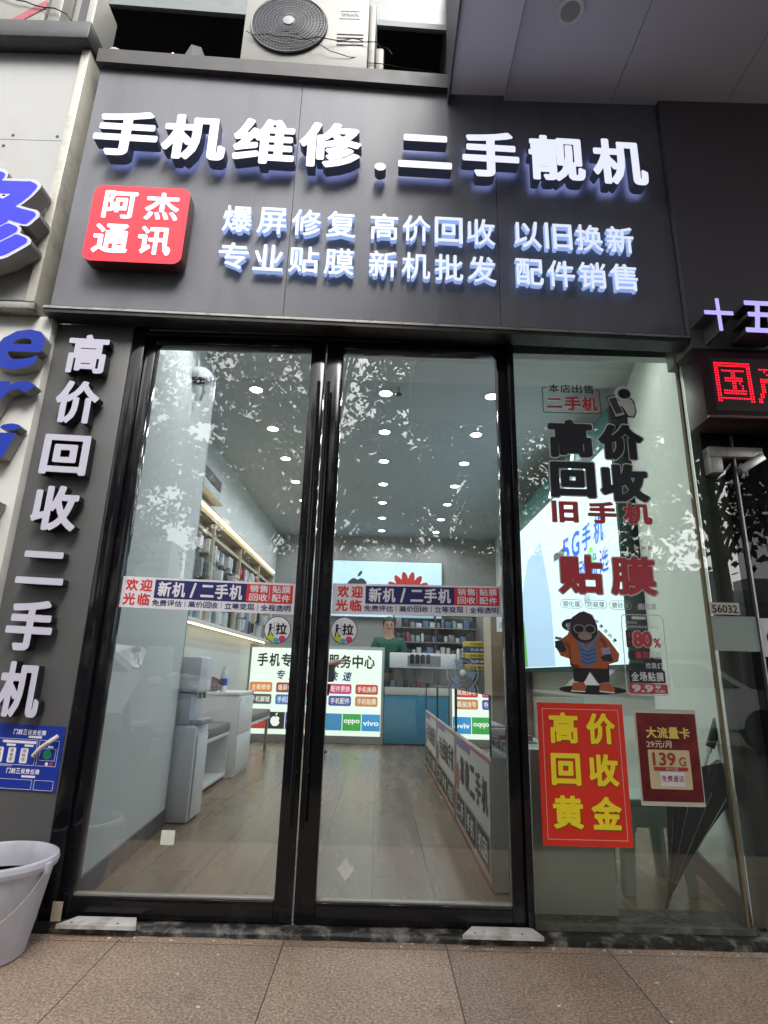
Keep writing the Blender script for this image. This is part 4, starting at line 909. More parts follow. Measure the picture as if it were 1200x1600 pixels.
tag(link('skirting_board', MB().add([(1.62, .03, .028), (1.99, 1.5, .028), (1.99, 1.5, .14), (1.62, .03, .14), (1.635, .03, .14), (2.005, 1.5, .14)], [(0, 1, 2, 3), (3, 2, 5, 4)]), sk), 'dark skirting along the right wall behind the shop window', 'skirting')
tag(link('corner_trim', MB().box(-1.432, -1.418, 1.49, 1.506, .03, 3.4), mat('corner_alu', (.35, .36, .36), .4, .4)), 'thin grey corner trim on the white wall inside the left door', 'trim')
# downlights: lit fittings in three rows
dl_em = emat('downlight_glow', (1, .98, .9), 12)
def downlight(x, y, z, label):
    t = thing('downlight', (x, y, z), label, 'downlight', 'round lit ceiling downlights in the shop')
    link('rim', MB().lathe([(.072, z), (.075, z-.007), (.06, z-.011), (.055, z-.004)], (x, y, 0), 24), M['white'], t)
    link('lens', MB().lathe([(0, z-.006), (.055, z-.0055)], (x, y, 0), 24), dl_em, t)
    ld_ = bpy.data.lights.new('downlight_lamp', 'SPOT'); ld_.energy = 8.5; ld_.color = (.93, .97, 1); ld_.spot_size = R(165); ld_.spot_blend = .6; ld_.shadow_soft_size = .05
    lo = bpy.data.objects.new('downlight_lamp', ld_); col.objects.link(lo); lo.parent = t; lo.location = (0, 0, -.02)
    return t
d0 = downlight(-1.22, 2.08, 3.6, 'first and nearest lit downlight of the left ceiling row')
ORD = ['first', 'second', 'third', 'fourth', 'fifth', 'sixth', 'last']
for r_, (x, nm) in enumerate(((-1.22, 'left'), (.0, 'middle'), (1.0, 'right'))):
    for k in range(7):
        if r_ == 0 and k == 0: continue
        copy_tree(d0, (x, 2.08+.897*k, 3.6), label='%s lit downlight%s of the %s ceiling row' % (ORD[k], ', counting from the door,' if k else ' nearest the door', nm))
for x, nm in ((-.95, 'left'), (.0, 'middle'), (1.15, 'right')):  # extra row out of view, added to brighten the front of the shop
    copy_tree(d0, (x, .62, 3.39), label='added unseen downlight in the lowered ceiling just inside the doors, %s one of three' % nm)
# security camera and sprinkler under the front ceiling
tc_ = thing('security_camera', (-1.05, .6, 2.9), 'small white dome security camera with a dark eye near the left door top', 'security camera')
ccx, ccz = on(313, 588, .9)
link('dome', MB().ball((ccx, .9, ccz), .09, 3, (1, 1, .7)), M['plastic'], tc_)
link('eye', MB().ball((ccx, .87, ccz-.045), .06, 2, (1, .7, .5)), M['black'], tc_)
link('arm', MB().tube([(ccx-.02, .9, ccz+.05), (ccx-.06, .93, 3.4)], .012, 8), M['white'], tc_)
link('dangling_plug', MB().tube([(ccx+.03, .9, ccz-.04), (ccx+.04, .9, ccz-.12), (ccx+.02, .9, ccz-.19)], .012, 8, radii=[.004, .014, .008]), M['grey'], tc_)
sx, sz = on(631, 608, 1.0)
t = thing('sprinkler', (sx, 2.0, 3.5), 'small dark sprinkler head on the ceiling beyond the right door', 'sprinkler')
link('stem', MB().cyl((.12, 1.98, 3.6), (.12, 1.98, 3.54), .012, 10), M['steel'], t)
link('deflector', MB().cyl((.12, 1.98, 3.54), (.12, 1.98, 3.53), .03, 14), M['darkgrey'], t)

# water dispenser
wp = mat('dispenser_white', (.70, .72, .80), .3, var=.02)
wd_ = thing('water_dispenser', (-1.34, 1.72, .03), 'tall white water dispenser standing inside the left door', 'water dispenser')
link('base', MB().box(-1.46, -1.275, 1.53, 1.84, .032, .66, .02), wp, wd_)
link('front_panel', MB().box(-1.273, -1.262, 1.56, 1.81, .05, .60, .006), M['plastic'], wd_)
link('back_column', MB().box(-1.46, -1.335, 1.54, 1.83, .662, .88, .01), mat('dispenser_shade', (.45, .49, .6), .3), wd_)
link('head', MB().box(-1.46, -1.285, 1.53, 1.84, .882, 1.14, .025), wp, wd_)
link('drip_tray', MB().box(-1.36, -1.245, 1.55, 1.82, .662, .70, .008), mat('tray_grey', (.3, .33, .38), .4), wd_)
for y in (1.66, 1.76): link('tap', MB().cyl((-1.31, y, .88), (-1.31, y, .84), .012, 10), M['darkgrey'], wd_)
# benches and cabinet
bw = mat('joinery_white', (.76, .77, .76), .4, var=.03); cu = mat('grey_cushion', (.17, .165, .155), .75, var=.1, bump=.1)
def bench(y0, y1, label, legs=False):
    t = thing('bench', (-1.7, y0, .03), label, 'bench', 'low white benches with grey cushions along the left wall')
    link('seat_board', MB().box(-1.99, -1.46, y0, y1, .43, .462, .003), bw, t)
    link('cushion', MB().box(-1.99, -1.452, y0+.005, y1-.005, .464, .55, .02), cu, t)
    if legs:
        for y in (y0+.05, y1-.09): link('leg', MB().box(-1.5, -1.465, y, y+.035, .03, .429), M['steel'], t)
    else:
        link('end_panel', MB().box(-1.99, -1.462, y0, y0+.03, .03, .429), bw, t); link('end_panel', MB().box(-1.99, -1.462, y1-.03, y1, .03, .429), bw, t)
        link('lower_shelf', MB().box(-1.99, -1.462, y0+.031, y1-.031, .06, .085), bw, t); link('back_board', MB().box(-1.99, -1.975, y0+.031, y1-.031, .086, .429), bw, t)
bench(1.95, 3.28, 'nearer white bench with a grey cushion, behind the water dispenser')
bench(4.0, 5.5, 'farther grey cushioned bench on metal legs beyond the white cabinet', True)
ct = thing('cabinet', (-1.7, 3.3, .03), 'square white cabinet between the two grey cushioned benches', 'cabinet')
link('carcass', MB().box(-1.99, -1.40, 3.3, 3.98, .03, .80, .004), bw, ct)
link('worktop', MB().box(-1.995, -1.39, 3.29, 3.99, .801, .83, .003), M['white'], ct)
link('side_door', MB().box(-1.398, -1.385, 3.33, 3.95, .08, .42, .002), bw, ct); link('side_door', MB().box(-1.398, -1.385, 3.33, 3.95, .43, .78, .002), bw, ct)
bt = thing('water_bottle', (-1.67, 3.5, .83), 'clear water bottle with a blue label on the white cabinet', 'bottle')
link('bottle_body', MB().lathe([(0, .831), (.036, .832), (.038, .98), (.03, 1.02), (.014, 1.06), (.014, 1.07)], (-1.62, 3.5, 0), 18), mat('clear_plastic', (.6, .63, .64), .15), bt)
link('label_band', MB().lathe([(.0385, .89), (.0385, .96)], (-1.62, 3.5, 0), 18), mat('label_blue', (.05, .1, .5), .4), bt)
link('bottle_cap', MB().lathe([(.016, 1.06), (.016, 1.085), (0, 1.085)], (-1.62, 3.5, 0), 14), M['white'], bt)
tag(link('fruit_bag', MB().ball((-1.72, 3.42, .90), .085, 3, (1.3, 1, .85), .1, 5), mat('brown_bag', (.09, .03, .03), .5, var=.5, scale=30)), 'small dark reddish bag of fruit beside the bottle on the cabinet', 'bag')
# accessory shelving on the left wall with warm light strips
sh = thing('accessory_rack', (-1.9, 4.5, 1.5), 'long wall rack of hanging phone accessories with warm light strips', 'display rack')
wl = mat('pale_wood', (.5, .42, .3), .5, var=.1, stretch=(1, .3, 1))
link('bottom_shelf', MB().box(-1.99, -1.80, 2.0, 7.0, 1.50, 1.53), bw, sh)
link('header_board', MB().box(-1.99, -1.83, 2.0, 7.0, 2.60, 2.72), wl, sh)
link('back_panel', MB().box(-1.992, -1.975, 2.0, 7.0, 1.531, 2.599), mat('rack_back', (.4, .4, .38), .6), sh)
for y in (2.0, 3.35, 4.6, 5.8, 6.96): link('upright', MB().box(-1.974, -1.84, y, y+.04, 1.531, 2.599), wl, sh)
link('middle_board', MB().box(-1.974, -1.86, 2.05, 6.95, 2.44, 2.475), wl, sh)
ws = emat('warm_strip', (1, .76, .36), 2.2)
for a, b in ((2.05, 3.4), (3.5, 5.15), (5.25, 6.9)): link('light_strip', MB().box(-1.829, -1.805, a, b, 2.655, 2.672), ws, sh)
link('under_strip', MB().box(-1.90, -1.88, 2.1, 6.9, 1.487, 1.498), emat('warm_under_strip', (1, .8, .5), 2.0), sh)
rn = random.Random(11)
pk = [mat('package_%s' % n, c, .35, var=.25, scale=30) for n, c in (('white', (.6, .62, .64)), ('grey', (.25, .26, .28)), ('black', (.03, .03, .035)), ('blue', (.12, .2, .38)), ('red', (.35, .05, .06)), ('mint', (.3, .45, .4)))]
kinds = [(.09, .17), (.07, .19), (.10, .14), (.05, .15)]
cnt = 0
COLN = dict(package_white='white', package_grey='grey', package_black='black', package_blue='blue', package_red='red', package_mint='mint green')
def nth(n): return '%d%s' % (n, 'th' if 10 < n % 100 < 14 else {1: 'st', 2: 'nd', 3: 'rd'}.get(n % 10, 'th'))
for row, zt in ((0, 2.40), (1, 2.16), (2, 1.92), (3, 1.72)):
    y = 2.1; ni = 0
    while y < 6.85:
        w_, h_ = rn.choice(kinds); dpt = rn.choice((.03, .06, .09))
        if rn.random() < .88 and cnt < 230:
            m_ = rn.choices(pk, (6, 3, 3, 1.2, .8, .6))[0]; h_ = min(h_, .17 if row == 3 else .19)
            b = MB().box(-1.965, -1.965+dpt+.03, y, y+w_*.9, zt-h_, zt, .003)
            cnt += 1; ni += 1; o = link('accessory_package', b, m_)
            tag(o, '%s package, %s from the door on the %s row of the lit wall rack' % (COLN[m_.name], nth(ni), ('top', 'second', 'third', 'bottom')[row]), 'package', 'accessory packages hanging on the wall rack')
        y += w_+rn.uniform(.005, .03)
ia = thing('wall_air_conditioner', (-1.88, 3.0, 2.78), 'white wall mounted air conditioner above the warm lit rack', 'air conditioner')
link('casing', MB().box(-1.995, -1.80, 2.35, 3.3, 2.80, 3.06, .03), mat('ac_white', (.5, .52, .52), .4), ia)
link('louvre', MB().box(-1.90, -1.76, 2.38, 3.27, 2.778, 2.797, .004), mat('ac_grey', (.33, .34, .34), .4), ia)
link('dark_inlet', MB().box(-1.798, -1.79, 2.42, 3.24, 2.93, 3.04), M['blackmatt'], ia)

# ------------------------------------------------ light boxes and counter at the back
lit = emat('lightbox_face', (.78, .95, .80), .36, (.6, .65, .6))
sb = thing('service_light_box', (-.95, 6.5, .03), 'long lit light box at the back listing phone repair services', 'light box')
fb = front(6.38)
link('cabinet_frame', MB().box(-2.0, .10, 6.40, 6.7, .03, 1.45, .006), mat('box_frame', (.35, .37, .36), .4, .3), sb)
link('lit_panel', MB().rect(-1.965, .06, .14, 1.40, fb), lit, sb)
hx = MB()
HD = '手机专业维修服务中心'
for k, ch in enumerate(HD): hx.text(ch, -1.87+k*.184, -1.87+k*.184+.165, 1.12, 1.32, fb, .004, bold=.028)
link('black_lettering', hx, mat('box_black', (.02, .03, .02), .6), sb)
hx = MB()
for k, ch in enumerate('专业诚信快速'): hx.text(ch, -1.56+k*.205, -1.56+k*.205+.13, .93, 1.07, fb, .004, bold=.022, shear=.2)
link('navy_lettering', hx, mat('box_navy', (.03, .05, .3), .6), sb)
OR = [('orange', (.75, .25, .06)), ('maroon', (.4, .06, .04)), ('plum', (.45, .05, .25)), ('magenta', (.65, .06, .22)), ('crimson', (.65, .06, .05)), ('slate', (.08, .09, .1)), ('azure', (.04, .2, .6)), ('teal', (.04, .3, .35)), ('indigo', (.07, .08, .4)), ('amber', (.65, .25, .07))]
WDS = ['主板维修', '爆屏修复', '电池更换', '配件更换', '手机换屏', '手机解锁', '手机回收', '数据恢复', '手机配件', '手机贴膜']
for k in range(10):
    x = -1.955+(k % 5)*.405; z = .74 if k < 5 else .565
    link('service_tag', MB().rect(x, x+.345, z, z+.145, fb, .004, 0, .03), emat('tag_'+OR[k][0], OR[k][1], .2, OR[k][1]), sb)
    link('tag_lettering', MB().row(WDS[k], x+.03, x+.32, z+.03, z+.115, fb, gap=.08, h=.008, bold=.018), emat('tag_white', (.85, .85, .7), .22), sb) if k != 99 else None
LG = [('red', (.55, .03, .03)), ('black', (.01, .01, .01)), ('samsung_blue', (.03, .05, .4)), ('orange2', (.8, .25, .03)), ('sky', (.04, .3, .6)), ('green', (.03, .45, .06)), ('azure2', (.02, .35, .75))]
xw = .285
for k, (nm, c) in enumerate(LG):
    x = -1.955+k*.2885
    link('brand_field', MB().rect(x, x+.278, .215, .455, fb, .004), emat('brand_'+nm, c, .17, c), sb)
wt_ = emat('brand_white', (.9, .95, .9), .27)
link('logo_lettering', MB().text('oppo', -1.955+5*.2885+.02, -1.955+5*.2885+.258, .30, .375, fb, .008, bold=.02).text('vivo', -1.955+6*.2885+.02, -1.955+6*.2885+.258, .29, .365, fb, .008, bold=.02).text('SAMSUNG', -1.955+2*.2885+.015, -1.955+2*.2885+.263, .31, .35, fb, .008, bold=0).text('mi', -1.955+3*.2885+.08, -1.955+3*.2885+.2, .3, .38, fb, .008, bold=.03), wt_, sb)
link('apple_logo', apple(-1.955+.2885+.139, .325, .085, fb, .008), wt_, sb)
link('fan_logo', MB().disc(-1.955+.139, .33, .05, fb, .008), wt_, sb)
cn = thing('glass_counter', (.95, 6.5, .03), 'blue fronted glass top counter at the back of the shop', 'counter')
link('front_panel', MB().box(.115, 1.9, 6.40, 6.44, .05, .745, .003), mat('counter_blue', (.015, .20, .34), .3, var=.08), cn)
link('plinth', MB().box(.115, 1.9, 6.42, 6.95, .03, .049), M['blackmatt'], cn)
link('side_panel', MB().box(.115, .135, 6.441, 6.95, .05, .85), M['white'], cn)
link('band', MB().box(.112, 1.9, 6.39, 6.95, .746, .86, .003), mat('counter_band', (.5, .52, .5), .4), cn)
cg = glass_mat('counter_glass', (.75, .8, .78), 1.0, .15)
link('glass_front', MB().quad((.115, 6.4, .862), (1.9, 6.4, .862), (1.9, 6.4, 1.13), (.115, 6.4, 1.13)), cg, cn, smooth=False)
link('glass_top', MB().box(.11, 1.9, 6.395, 6.95, 1.131, 1.145), cg, cn)
link('lettering', MB().text('HONOR', .95, 1.55, .42, .56, front(6.398), .0, bold=0), mat('honor_pale', (.25, .45, .55), .4), cn)
rn = random.Random(5); stf = []
for k in range(16):
    x = .2+k*.1; b = MB().box(x, x+rn.uniform(.05, .085), 6.5, 6.6, .862, .862+rn.uniform(.03, .12), .003)
    tag(link('counter_item', b, pk[k % 6]), '%s item, %s from the left inside the glass counter' % (COLN[pk[k % 6].name], nth(k+1)), 'box', 'boxed items inside the glass counter')
pb = thing('card_printer', (.7, 6.6, 1.15), 'long white cutting machine with black clips on top of the glass counter', 'machine')
link('body', MB().box(.18, 1.22, 6.45, 6.75, 1.147, 1.38, .01), M['plastic'], pb)
link('dark_panel', MB().box(.46, .98, 6.443, 6.449, 1.18, 1.34), M['grey'], pb)
for k in range(4): link('clip', MB().box(.50+k*.085, .56+k*.085, 6.43, 6.442, 1.22, 1.36, .004), M['blackmatt'], pb)
sp2 = thing('tablet_stand', (1.3, 6.5, 1.15), 'white tablet propped on edge beside the machine on the counter', 'tablet')
link('slab', MB().box(1.26, 1.30, 6.4, 6.6, 1.147, 1.46, .004, rot=R(-20)), M['plastic'], sp2); link('stand_foot', MB().box(1.24, 1.34, 6.44, 6.6, 1.146, 1.155), M['grey'], sp2)
yb = mat('carton_yellow', (.55, .45, .03), .45); nb = mat('carton_blue', (.03, .06, .22), .45)
for k in range(5):
    z = 1.147+k*.088; t = thing('film_carton', (1.6, 6.6, z), ['lowest', 'second lowest', 'middle', 'second highest', 'top'][k]+' yellow and blue carton in the stack at the right of the counter', 'carton', 'stacked yellow and blue cartons')
    link('carton', MB().box(1.36+.008*(k % 2), 1.83+.01*(k % 2), 6.42+.01*(k % 2), 6.7, z, z+.084, .003), yb if k % 2 == 0 else nb, t)
    f6 = front(6.418)
    link('carton_lettering', MB().row('光超清膜' if k % 2 else '手机钢化膜', 1.44, 1.72, z+.02, z+.062, f6, h=0, bold=.012), M['white_print'] if k % 2 else M['ink'], t)
fan = thing('reflection_fan', (1.35, 6.1, 1.2), 'added round wire fan standing in for a reflection by the yellow cartons', 'fan')  # fan shape added in place of a round reflection in the glass
cg_ = MB()
for r_ in (.06, .12, .18, .24): cg_.tube([(1.30+r_*math.cos(R(15*k)), 6.3+r_*.1, 1.10+r_*math.sin(R(15*k))) for k in range(25)], .006 if r_ > .2 else .003, 6, caps=False)
for k in range(24): cg_.tube([(1.30+.04*math.cos(R(15*k)), 6.30, 1.10+.04*math.sin(R(15*k))), (1.30+.24*math.cos(R(15*k)), 6.322, 1.10+.24*math.sin(R(15*k)))], .0022, 5)
link('cage', cg_, mat('fan_cage', (.5, .53, .58), .3), fan)
link('hub', MB().lathe([(.045, 6.29), (.03, 6.28), (0, 6.28)], (1.30, 0, 1.10), 16, 'Y'), M['white'], fan)
for k in range(3):
    a_ = R(120*k); link('blade', MB().poly([(1.30+r_*math.cos(a_+d_), 1.10+r_*math.sin(a_+d_)) for r_, d_ in ((.05, -.4), (.2, -.6), (.22, .1), (.06, .4))], front(6.335), 0), mat('fan_blade', (.2, .3, .42), .3), fan)
link('pole', MB().cyl((1.30, 6.35, .9), (1.30, 6.35, .03), .015, 10), M['steel'], fan)
link('base', MB().lathe([(0, .028), (.14, .03), (.14, .045), (.02, .06)], (1.30, 6.35, 0), 24), M['white'], fan)
bl = thing('logo_light_box', (.1, 7.95, 2.05), 'pale blue lit sign with apple and red flower logos on the back wall', 'light box')
f7 = front(7.88)
link('frame', MB().box(-1.2, 1.165, 7.9, 7.98, 2.04, 3.11), M['grey'], bl)
link('lit_panel', MB().rect(-1.18, 1.15, 2.06, 3.095, f7), emat('blue_lit', (.45, .80, 1), .27, (.5, .6, .65)), bl)
link('apple_logo', apple(-.43, 2.58, .235, f7, .004), mat('logo_dark', (.03, .035, .05), .5), bl)
petals = MB()
for k in range(8):
    a = R(90+(k-3.5)*23); ca, sa = math.cos(a), math.sin(a); P = []
    for q in range(14):
        t = 2*math.pi*q/14; lx = .24+.20*math.cos(t); ly = .056*math.sin(t)*(1.15 if math.cos(t) > 0 else .75)
        P.append((.52+lx*ca-ly*sa, 2.46+(lx*sa+ly*ca)*1.05))
    petals.poly(P, f7, .004+.0004*k)
link('flower_logo', petals, emat('petal_red', (.8, .02, .02), .12, (.3, .01, .01)), bl)
# back shelves
bs_ = thing('back_shelf', (1.1, 7.6, 1.2), 'dark shelf unit of small goods on the back wall behind the counter', 'shelf')
for z in (1.35, 1.6, 1.85, 2.1): link('shelf_board', MB().box(.25, 1.75, 7.6, 7.95, z, z+.02), M['grey'], bs_)
for x in (.25, 1.0, 1.73): link('upright', MB().box(x, x+.02, 7.62, 7.95, .03, 2.12), M['darkgrey'], bs_)
rn = random.Random(21)
for z in (1.371, 1.621, 1.871):
    x = .3; ni = 0
    while x < 1.68:
        w_ = rn.uniform(.05, .12)
        ni += 1; m_ = rn.choices(pk, (3, 4, 5, 3, .6, 1))[0]; tag(link('shelf_goods', MB().box(x, x+w_*.9, 7.64, 7.8, z, z+rn.uniform(.07, .17), .004), m_), '%s packet, %s from the left on the %s back shelf' % (COLN[m_.name], nth(ni), 'lowest' if z < 1.5 else 'middle' if z < 1.8 else 'top'), 'packet', 'goods on the back shelf')
        x += w_+.015
cl = thing('wooden_cupboard', (2.0, 6.0, .03), 'tall brown wooden cupboard at the back right', 'cupboard')
link('carcass', MB().box(1.62, 2.15, 5.6, 6.2, .03, 2.30, .004), mat('brown_wood', (.15, .095, .055), .5, var=.25, stretch=(4, 4, .4)), cl)
link('side_strip', MB().box(1.612, 1.619, 5.62, 6.18, .1, 2.25), wl, cl)
link('paper_note', MB().rect(1.70, 1.86, 1.68, 1.92, front(5.597), 0, .002), M['white_print'], cl)
link('note_lettering', MB().text('注意', 1.735, 1.83, 1.74, 1.82, front(5.594), 0, bold=.0), M['ink'], cl)
# ad box on the right wall
ad = thing('phone_ad_light_box', (2.0, 3.5, 1.1), 'large lit phone advertisement box along the right wall', 'light box')
fa = FR(1.90, 1.62, 0, -1, 0); fa = (Vector((1.90, 5.6, 0)), Vector((0, -1, 0)), Vector((0, 0, 1)), Vector((-1, 0, 0)))
link('housing', MB().box(1.905, 2.18, 1.62, 5.6, 1.13, 3.3, .004), mat('ad_frame', (.012, .045, .04), .4), ad)
link('lit_face', MB().rect(.02, 3.95, 1.17, 2.98, fa), emat('ad_face', (.62, .84, .92), .42, (.5, .6, .62)), ad)
link('header_band', MB().rect(.02, 3.95, 2.985, 3.28, fa), mat('ad_green', (.015, .14, .12), .4), ad)
link('curtain_shape', MB().poly([(.05, 1.18), (2.1, 1.18), (2.05, 1.9), (1.75, 2.62), (1.1, 2.5)], fa, .003), emat('ad_pale_blue', (.38, .56, .84), .38, (.3, .4, .5)), ad)
link('green_sleeve', MB().poly([(.05, 1.18), (.95, 1.18), (.85, 1.7), (.55, 2.15), (.2, 2.2), (.05, 2.1)], fa, .006), emat('ad_leaf', (.15, .5, .1), .25, (.1, .3, .08)), ad)
hd = MB()
for k in range(4): hd.poly([(.22+.11*k, 1.75), (.31+.11*k, 1.75), (.30+.11*k, 2.05-.03*abs(k-1)), (.235+.11*k, 2.06-.03*abs(k-1))], fa, .010)
link('hand', hd, emat('ad_skin', (.75, .5, .42), .3, (.5, .35, .3)), ad)
link('phone_shape', MB().rect(.12, .72, 1.42, 1.8, fa, .013), emat('ad_phone', (.5, .62, .75), .35, (.5, .5, .55)), ad)
for k in range(3): link('lens_dot', MB().disc(.52+.06*k, 1.68, .02, fa, .016, 0, 12), M['ink'], ad)
bt_ = emat('ad_blue', (.01, .1, .75), .35, (.02, .1, .6)); xx = MB()
for k, ch in enumerate('5G手机'): xx.text(ch, 2.55+k*.3, 2.78+k*.3, 2.2, 2.44, fa, .008, bold=.02, shear=.15)
for k, ch in enumerate('超值动优选'): xx.text(ch, 2.5+k*.26, 2.7+k*.26, 1.93, 2.14, fa, .008, bold=.02, shear=.15)
link('blue_lettering', xx, bt_, ad)
link('grey_label', MB().rect(2.25, 2.6, 2.28, 2.36, fa, .008), M['grey'], ad)
link('green_swirl', MB().text('S', 3.3, 3.42, 2.0, 2.2, fa, .012, bold=.03), emat('ad_swirl', (.2, .75, .05), .4), ad)
link('small_lettering', MB().row('系列', .5, .72, 2.4, 2.54, fa, h=.008, bold=0).text('服务', 3.1, 3.25, 1.72, 1.8, fa, .008, bold=0), mat('ad_text', (.25, .3, .35), .5), ad)
cv = MB()
Pn = [(2.3+.22*k*.5, 3.0+.13*math.sin(k*.9)+.02*k) for k in range(11)]
cv.tube([(1.87, 5.6-u_, z_) for u_, z_ in Pn], .012, 8)
link('neon_curve', cv, emat('neon_white', (.85, .93, 1), 3), ad)

# ------------------------------------------------ right display cases
def case(x0, x1, y0, y1, label, posters):
    t = thing('display_case', (x0, y0, .03), label, 'display case', 'white display cases with glass tops on the right side')
    link('body', MB().box(x0, x1, y0, y1, .03, .645, .004), mat('case_white', (.60, .62, .58), .4, var=.03), t)
    cgl = glass_mat('case_glass', (.80, .86, .84), 1.0, 0)
    link('glass_side', MB().quad((x0+.004, y0+.01, .648), (x0+.004, y1-.01, .648), (x0+.004, y1-.01, .952), (x0+.004, y0+.01, .952)), glass_mat('case_mirror_glass', (.35, .38, .38), 5, 0), t, smooth=False)
    link('glass_front', MB().quad((x0+.01, y0+.01, .648), (x1-.01, y0+.01, .648), (x1-.01, y0+.01, .952), (x0+.01, y0+.01, .952)), cgl, t, smooth=False)
    link('glass_top', MB().quad((x0, y0, .956), (x1, y0, .956), (x1, y1, .956), (x0, y1, .956)), cgl, t, smooth=False)
    link('edge_strip', MB().box(x0-.003, x0+.007, y0, y0+.009, .646, .954).box(x0-.003, x0+.007, y1-.009, y1, .646, .954).box(x0-.003, x0+.003, y0+.01, y1-.01, .953, .958), M['blackmatt'], t)
    f = (Vector((x0-.002, y1, 0)), Vector((0, -1, 0)), Vector((0, 0, 1)), Vector((-1, 0, 0))); L_ = y1-y0
    link('poster_sheet', MB().rect(.02, L_-.01, .04, .63, f), mat('case_poster', (.62, .62, .62), .6), t)
    link('poster_border', MB().ring(.02, L_-.01, .04, .63, .02, f, .002), mat('case_border', (.42, .05, .04), .4), t)
    link('poster_band', MB().rect(.04, L_*.5, .57, .61, f, .003), mat('case_violet', (.16, .1, .4), .4), t)
    link('poster_seal', MB().disc(.12, .36, .08, f, .003, 0, 20, .09), mat('case_red', (.35, .04, .04), .4), t)
    dk_ = mat('case_ink', (.02, .02, .02), .6)
    a = MB()
    for k, ch in enumerate(posters): a.text(ch, .26+k*(L_-.32)/len(posters), .26+(k+.86)*(L_-.32)/len(posters), .34, .52, f, .003, bold=.03)
    link('poster_lettering', a, dk_, t)
    for k in range(3):
        u = .08+k*(L_-.1)/3; link('poster_cell', MB().rect(u, u+(L_-.25)/3, .09, .25, f, .003), dk_, t)
        link('cell_edge', MB().ring(u-.012, u+(L_-.25)/3+.012, .078, .262, .008, f, .0045), mat('gold_edge', (.35, .25, .08), .4), t)
        link('cell_lettering', MB().row('二手机回收'[k:k+2], u+.05, u+(L_-.25)/3-.05, .12, .22, f, h=.005, bold=.02), M['white_print'], t)
    return t
case(.60, 1.12, .40, 1.79, 'nearest white display case with glass top and poster side', '靠谱二手机')
case(.60, 1.12, 1.82, 3.2, 'second white display case behind the nearest one', '专业回收手机')
case(.60, 1.12, 3.23, 4.6, 'farthest white display case toward the blue counter', '手机维修配件')
rn = random.Random(31)
for k in range(14):
    y = .5+k*.09; tag(link('case_item', MB().box(.72, .92, y, y+.06, .648, .648+rn.uniform(.02, .1), .003), pk[(k*5+1) % 6]), '%s item, %s from the door inside the nearest glass display case' % (COLN[pk[(k*5+1) % 6].name], nth(k+1)), 'box', 'boxed items inside the nearest display case')
pc = thing('white_panel_cabinet', (.95, .2, .03), 'plain white cabinet end standing behind the red poster', 'cabinet')
link('carcass', MB().box(.74, 1.115, .15, .385, .03, .72, .003), mat('cabinet_pale', (.82, .86, .8), .45, var=.03), pc)
link('upper_step', MB().box(1.116, 1.13, .17, .385, .16, .72, .002), mat('cabinet_pale2', (.5, .54, .48), .45), pc)
# stool
st = thing('plastic_stool', (1.42, .6, .03), 'pale green moulded plastic stool behind the posters', 'stool')
sm2 = mat('stool_green', (.5, .62, .56), .4, var=.03)
link('seat', MB().box(1.27, 1.60, .42, .75, .43, .465, .012), sm2, st)
for sx_, sy_ in ((0, 0), (1, 0), (0, 1), (1, 1)):
    x = 1.28+.31*sx_; y = .43+.31*sy_; ox = -.03 if sx_ == 0 else .03; oy = -.03 if sy_ == 0 else .03
    lg = MB()
    w1, w2 = .045, .03
    dx = 1 if sx_ == 0 else -1; dy = 1 if sy_ == 0 else -1
    V = []
    for z, o_, w_ in ((.43, 0, .11), (.30, .35, .06), (.03, 1, .05)):
        X_, Y_ = x+ox*o_, y+oy*o_
        V += [(X_, Y_, z), (X_+dx*w_, Y_, z), (X_+dx*w_, Y_+dy*.02, z), (X_+dx*.02, Y_+dy*.02, z), (X_+dx*.02, Y_+dy*w_, z), (X_, Y_+dy*w_, z)]
    F = []
    for r_ in range(2):
        for k in range(6): F.append((r_*6+k, r_*6+(k+1) % 6, r_*6+6+(k+1) % 6, r_*6+6+k))
    link('leg', lg.add(V, F), sm2, st)
link('skirt', MB().box(1.30, 1.57, .425, .435, .33, .43, .004).box(1.30, 1.57, .735, .745, .33, .43, .004), sm2, st)
# umbrella
um = thing('umbrella', (1.37, .25, .03), 'folded black umbrella leaning on the wall behind the shop window', 'umbrella')
A0, A1 = Vector((1.375, .25, .032)), Vector((1.70, .20, .875)); dr_ = (A1-A0).normalized(); Ln = (A1-A0).length
link('shaft', MB().cyl(A0+dr_*.09, A0+dr_*(Ln-.13), .006, 10), M['steel'], um)
link('ferrule', MB().cyl(A0, A0+dr_*.085, .006, 12, .011), M['blackmatt'], um)
link('handle', MB().cyl(A0+dr_*(Ln-.14), A1, .021, 18), mat('umbrella_grip', (.03, .035, .035), .5), um)
link('collar', MB().cyl(A0+dr_*(Ln-.165), A0+dr_*(Ln-.141), .012, 12), M['steel'], um)
u_ = dr_.orthogonal().normalized(); u_ = Vector((1, 0, -.37)).normalized(); w_ = dr_.cross(u_)
V = []; F = []; n = 40; rings = 14
for i in range(rings):
    t = i/(rings-1); d = .085+t*(Ln-.30); base = .016+.15*t**1.05*(1-.12*max(0, t-.85)/.15)
    for k in range(n):
        a = 2*math.pi*k/n; r_ = base*(1+.34*t*math.sin(8*a+.6)+.10*t*math.sin(3*a+1+2*t))
        q = A0+dr_*(d+(.035*math.sin(4*a) if i == rings-1 else 0))+u_*(r_*math.cos(a)*1.0-.02*t)+w_*(r_*math.sin(a)*.55)
        V.append(q)
for i in range(rings-1):
    for k in range(n): F.append((i*n+k, i*n+(k+1) % n, (i+1)*n+(k+1) % n, (i+1)*n+k))
c_ = len(V); V.append(A0+dr_*(Ln-.25))
for k in range(n): F.append(((rings-1)*n+k, (rings-1)*n+(k+1) % n, c_))
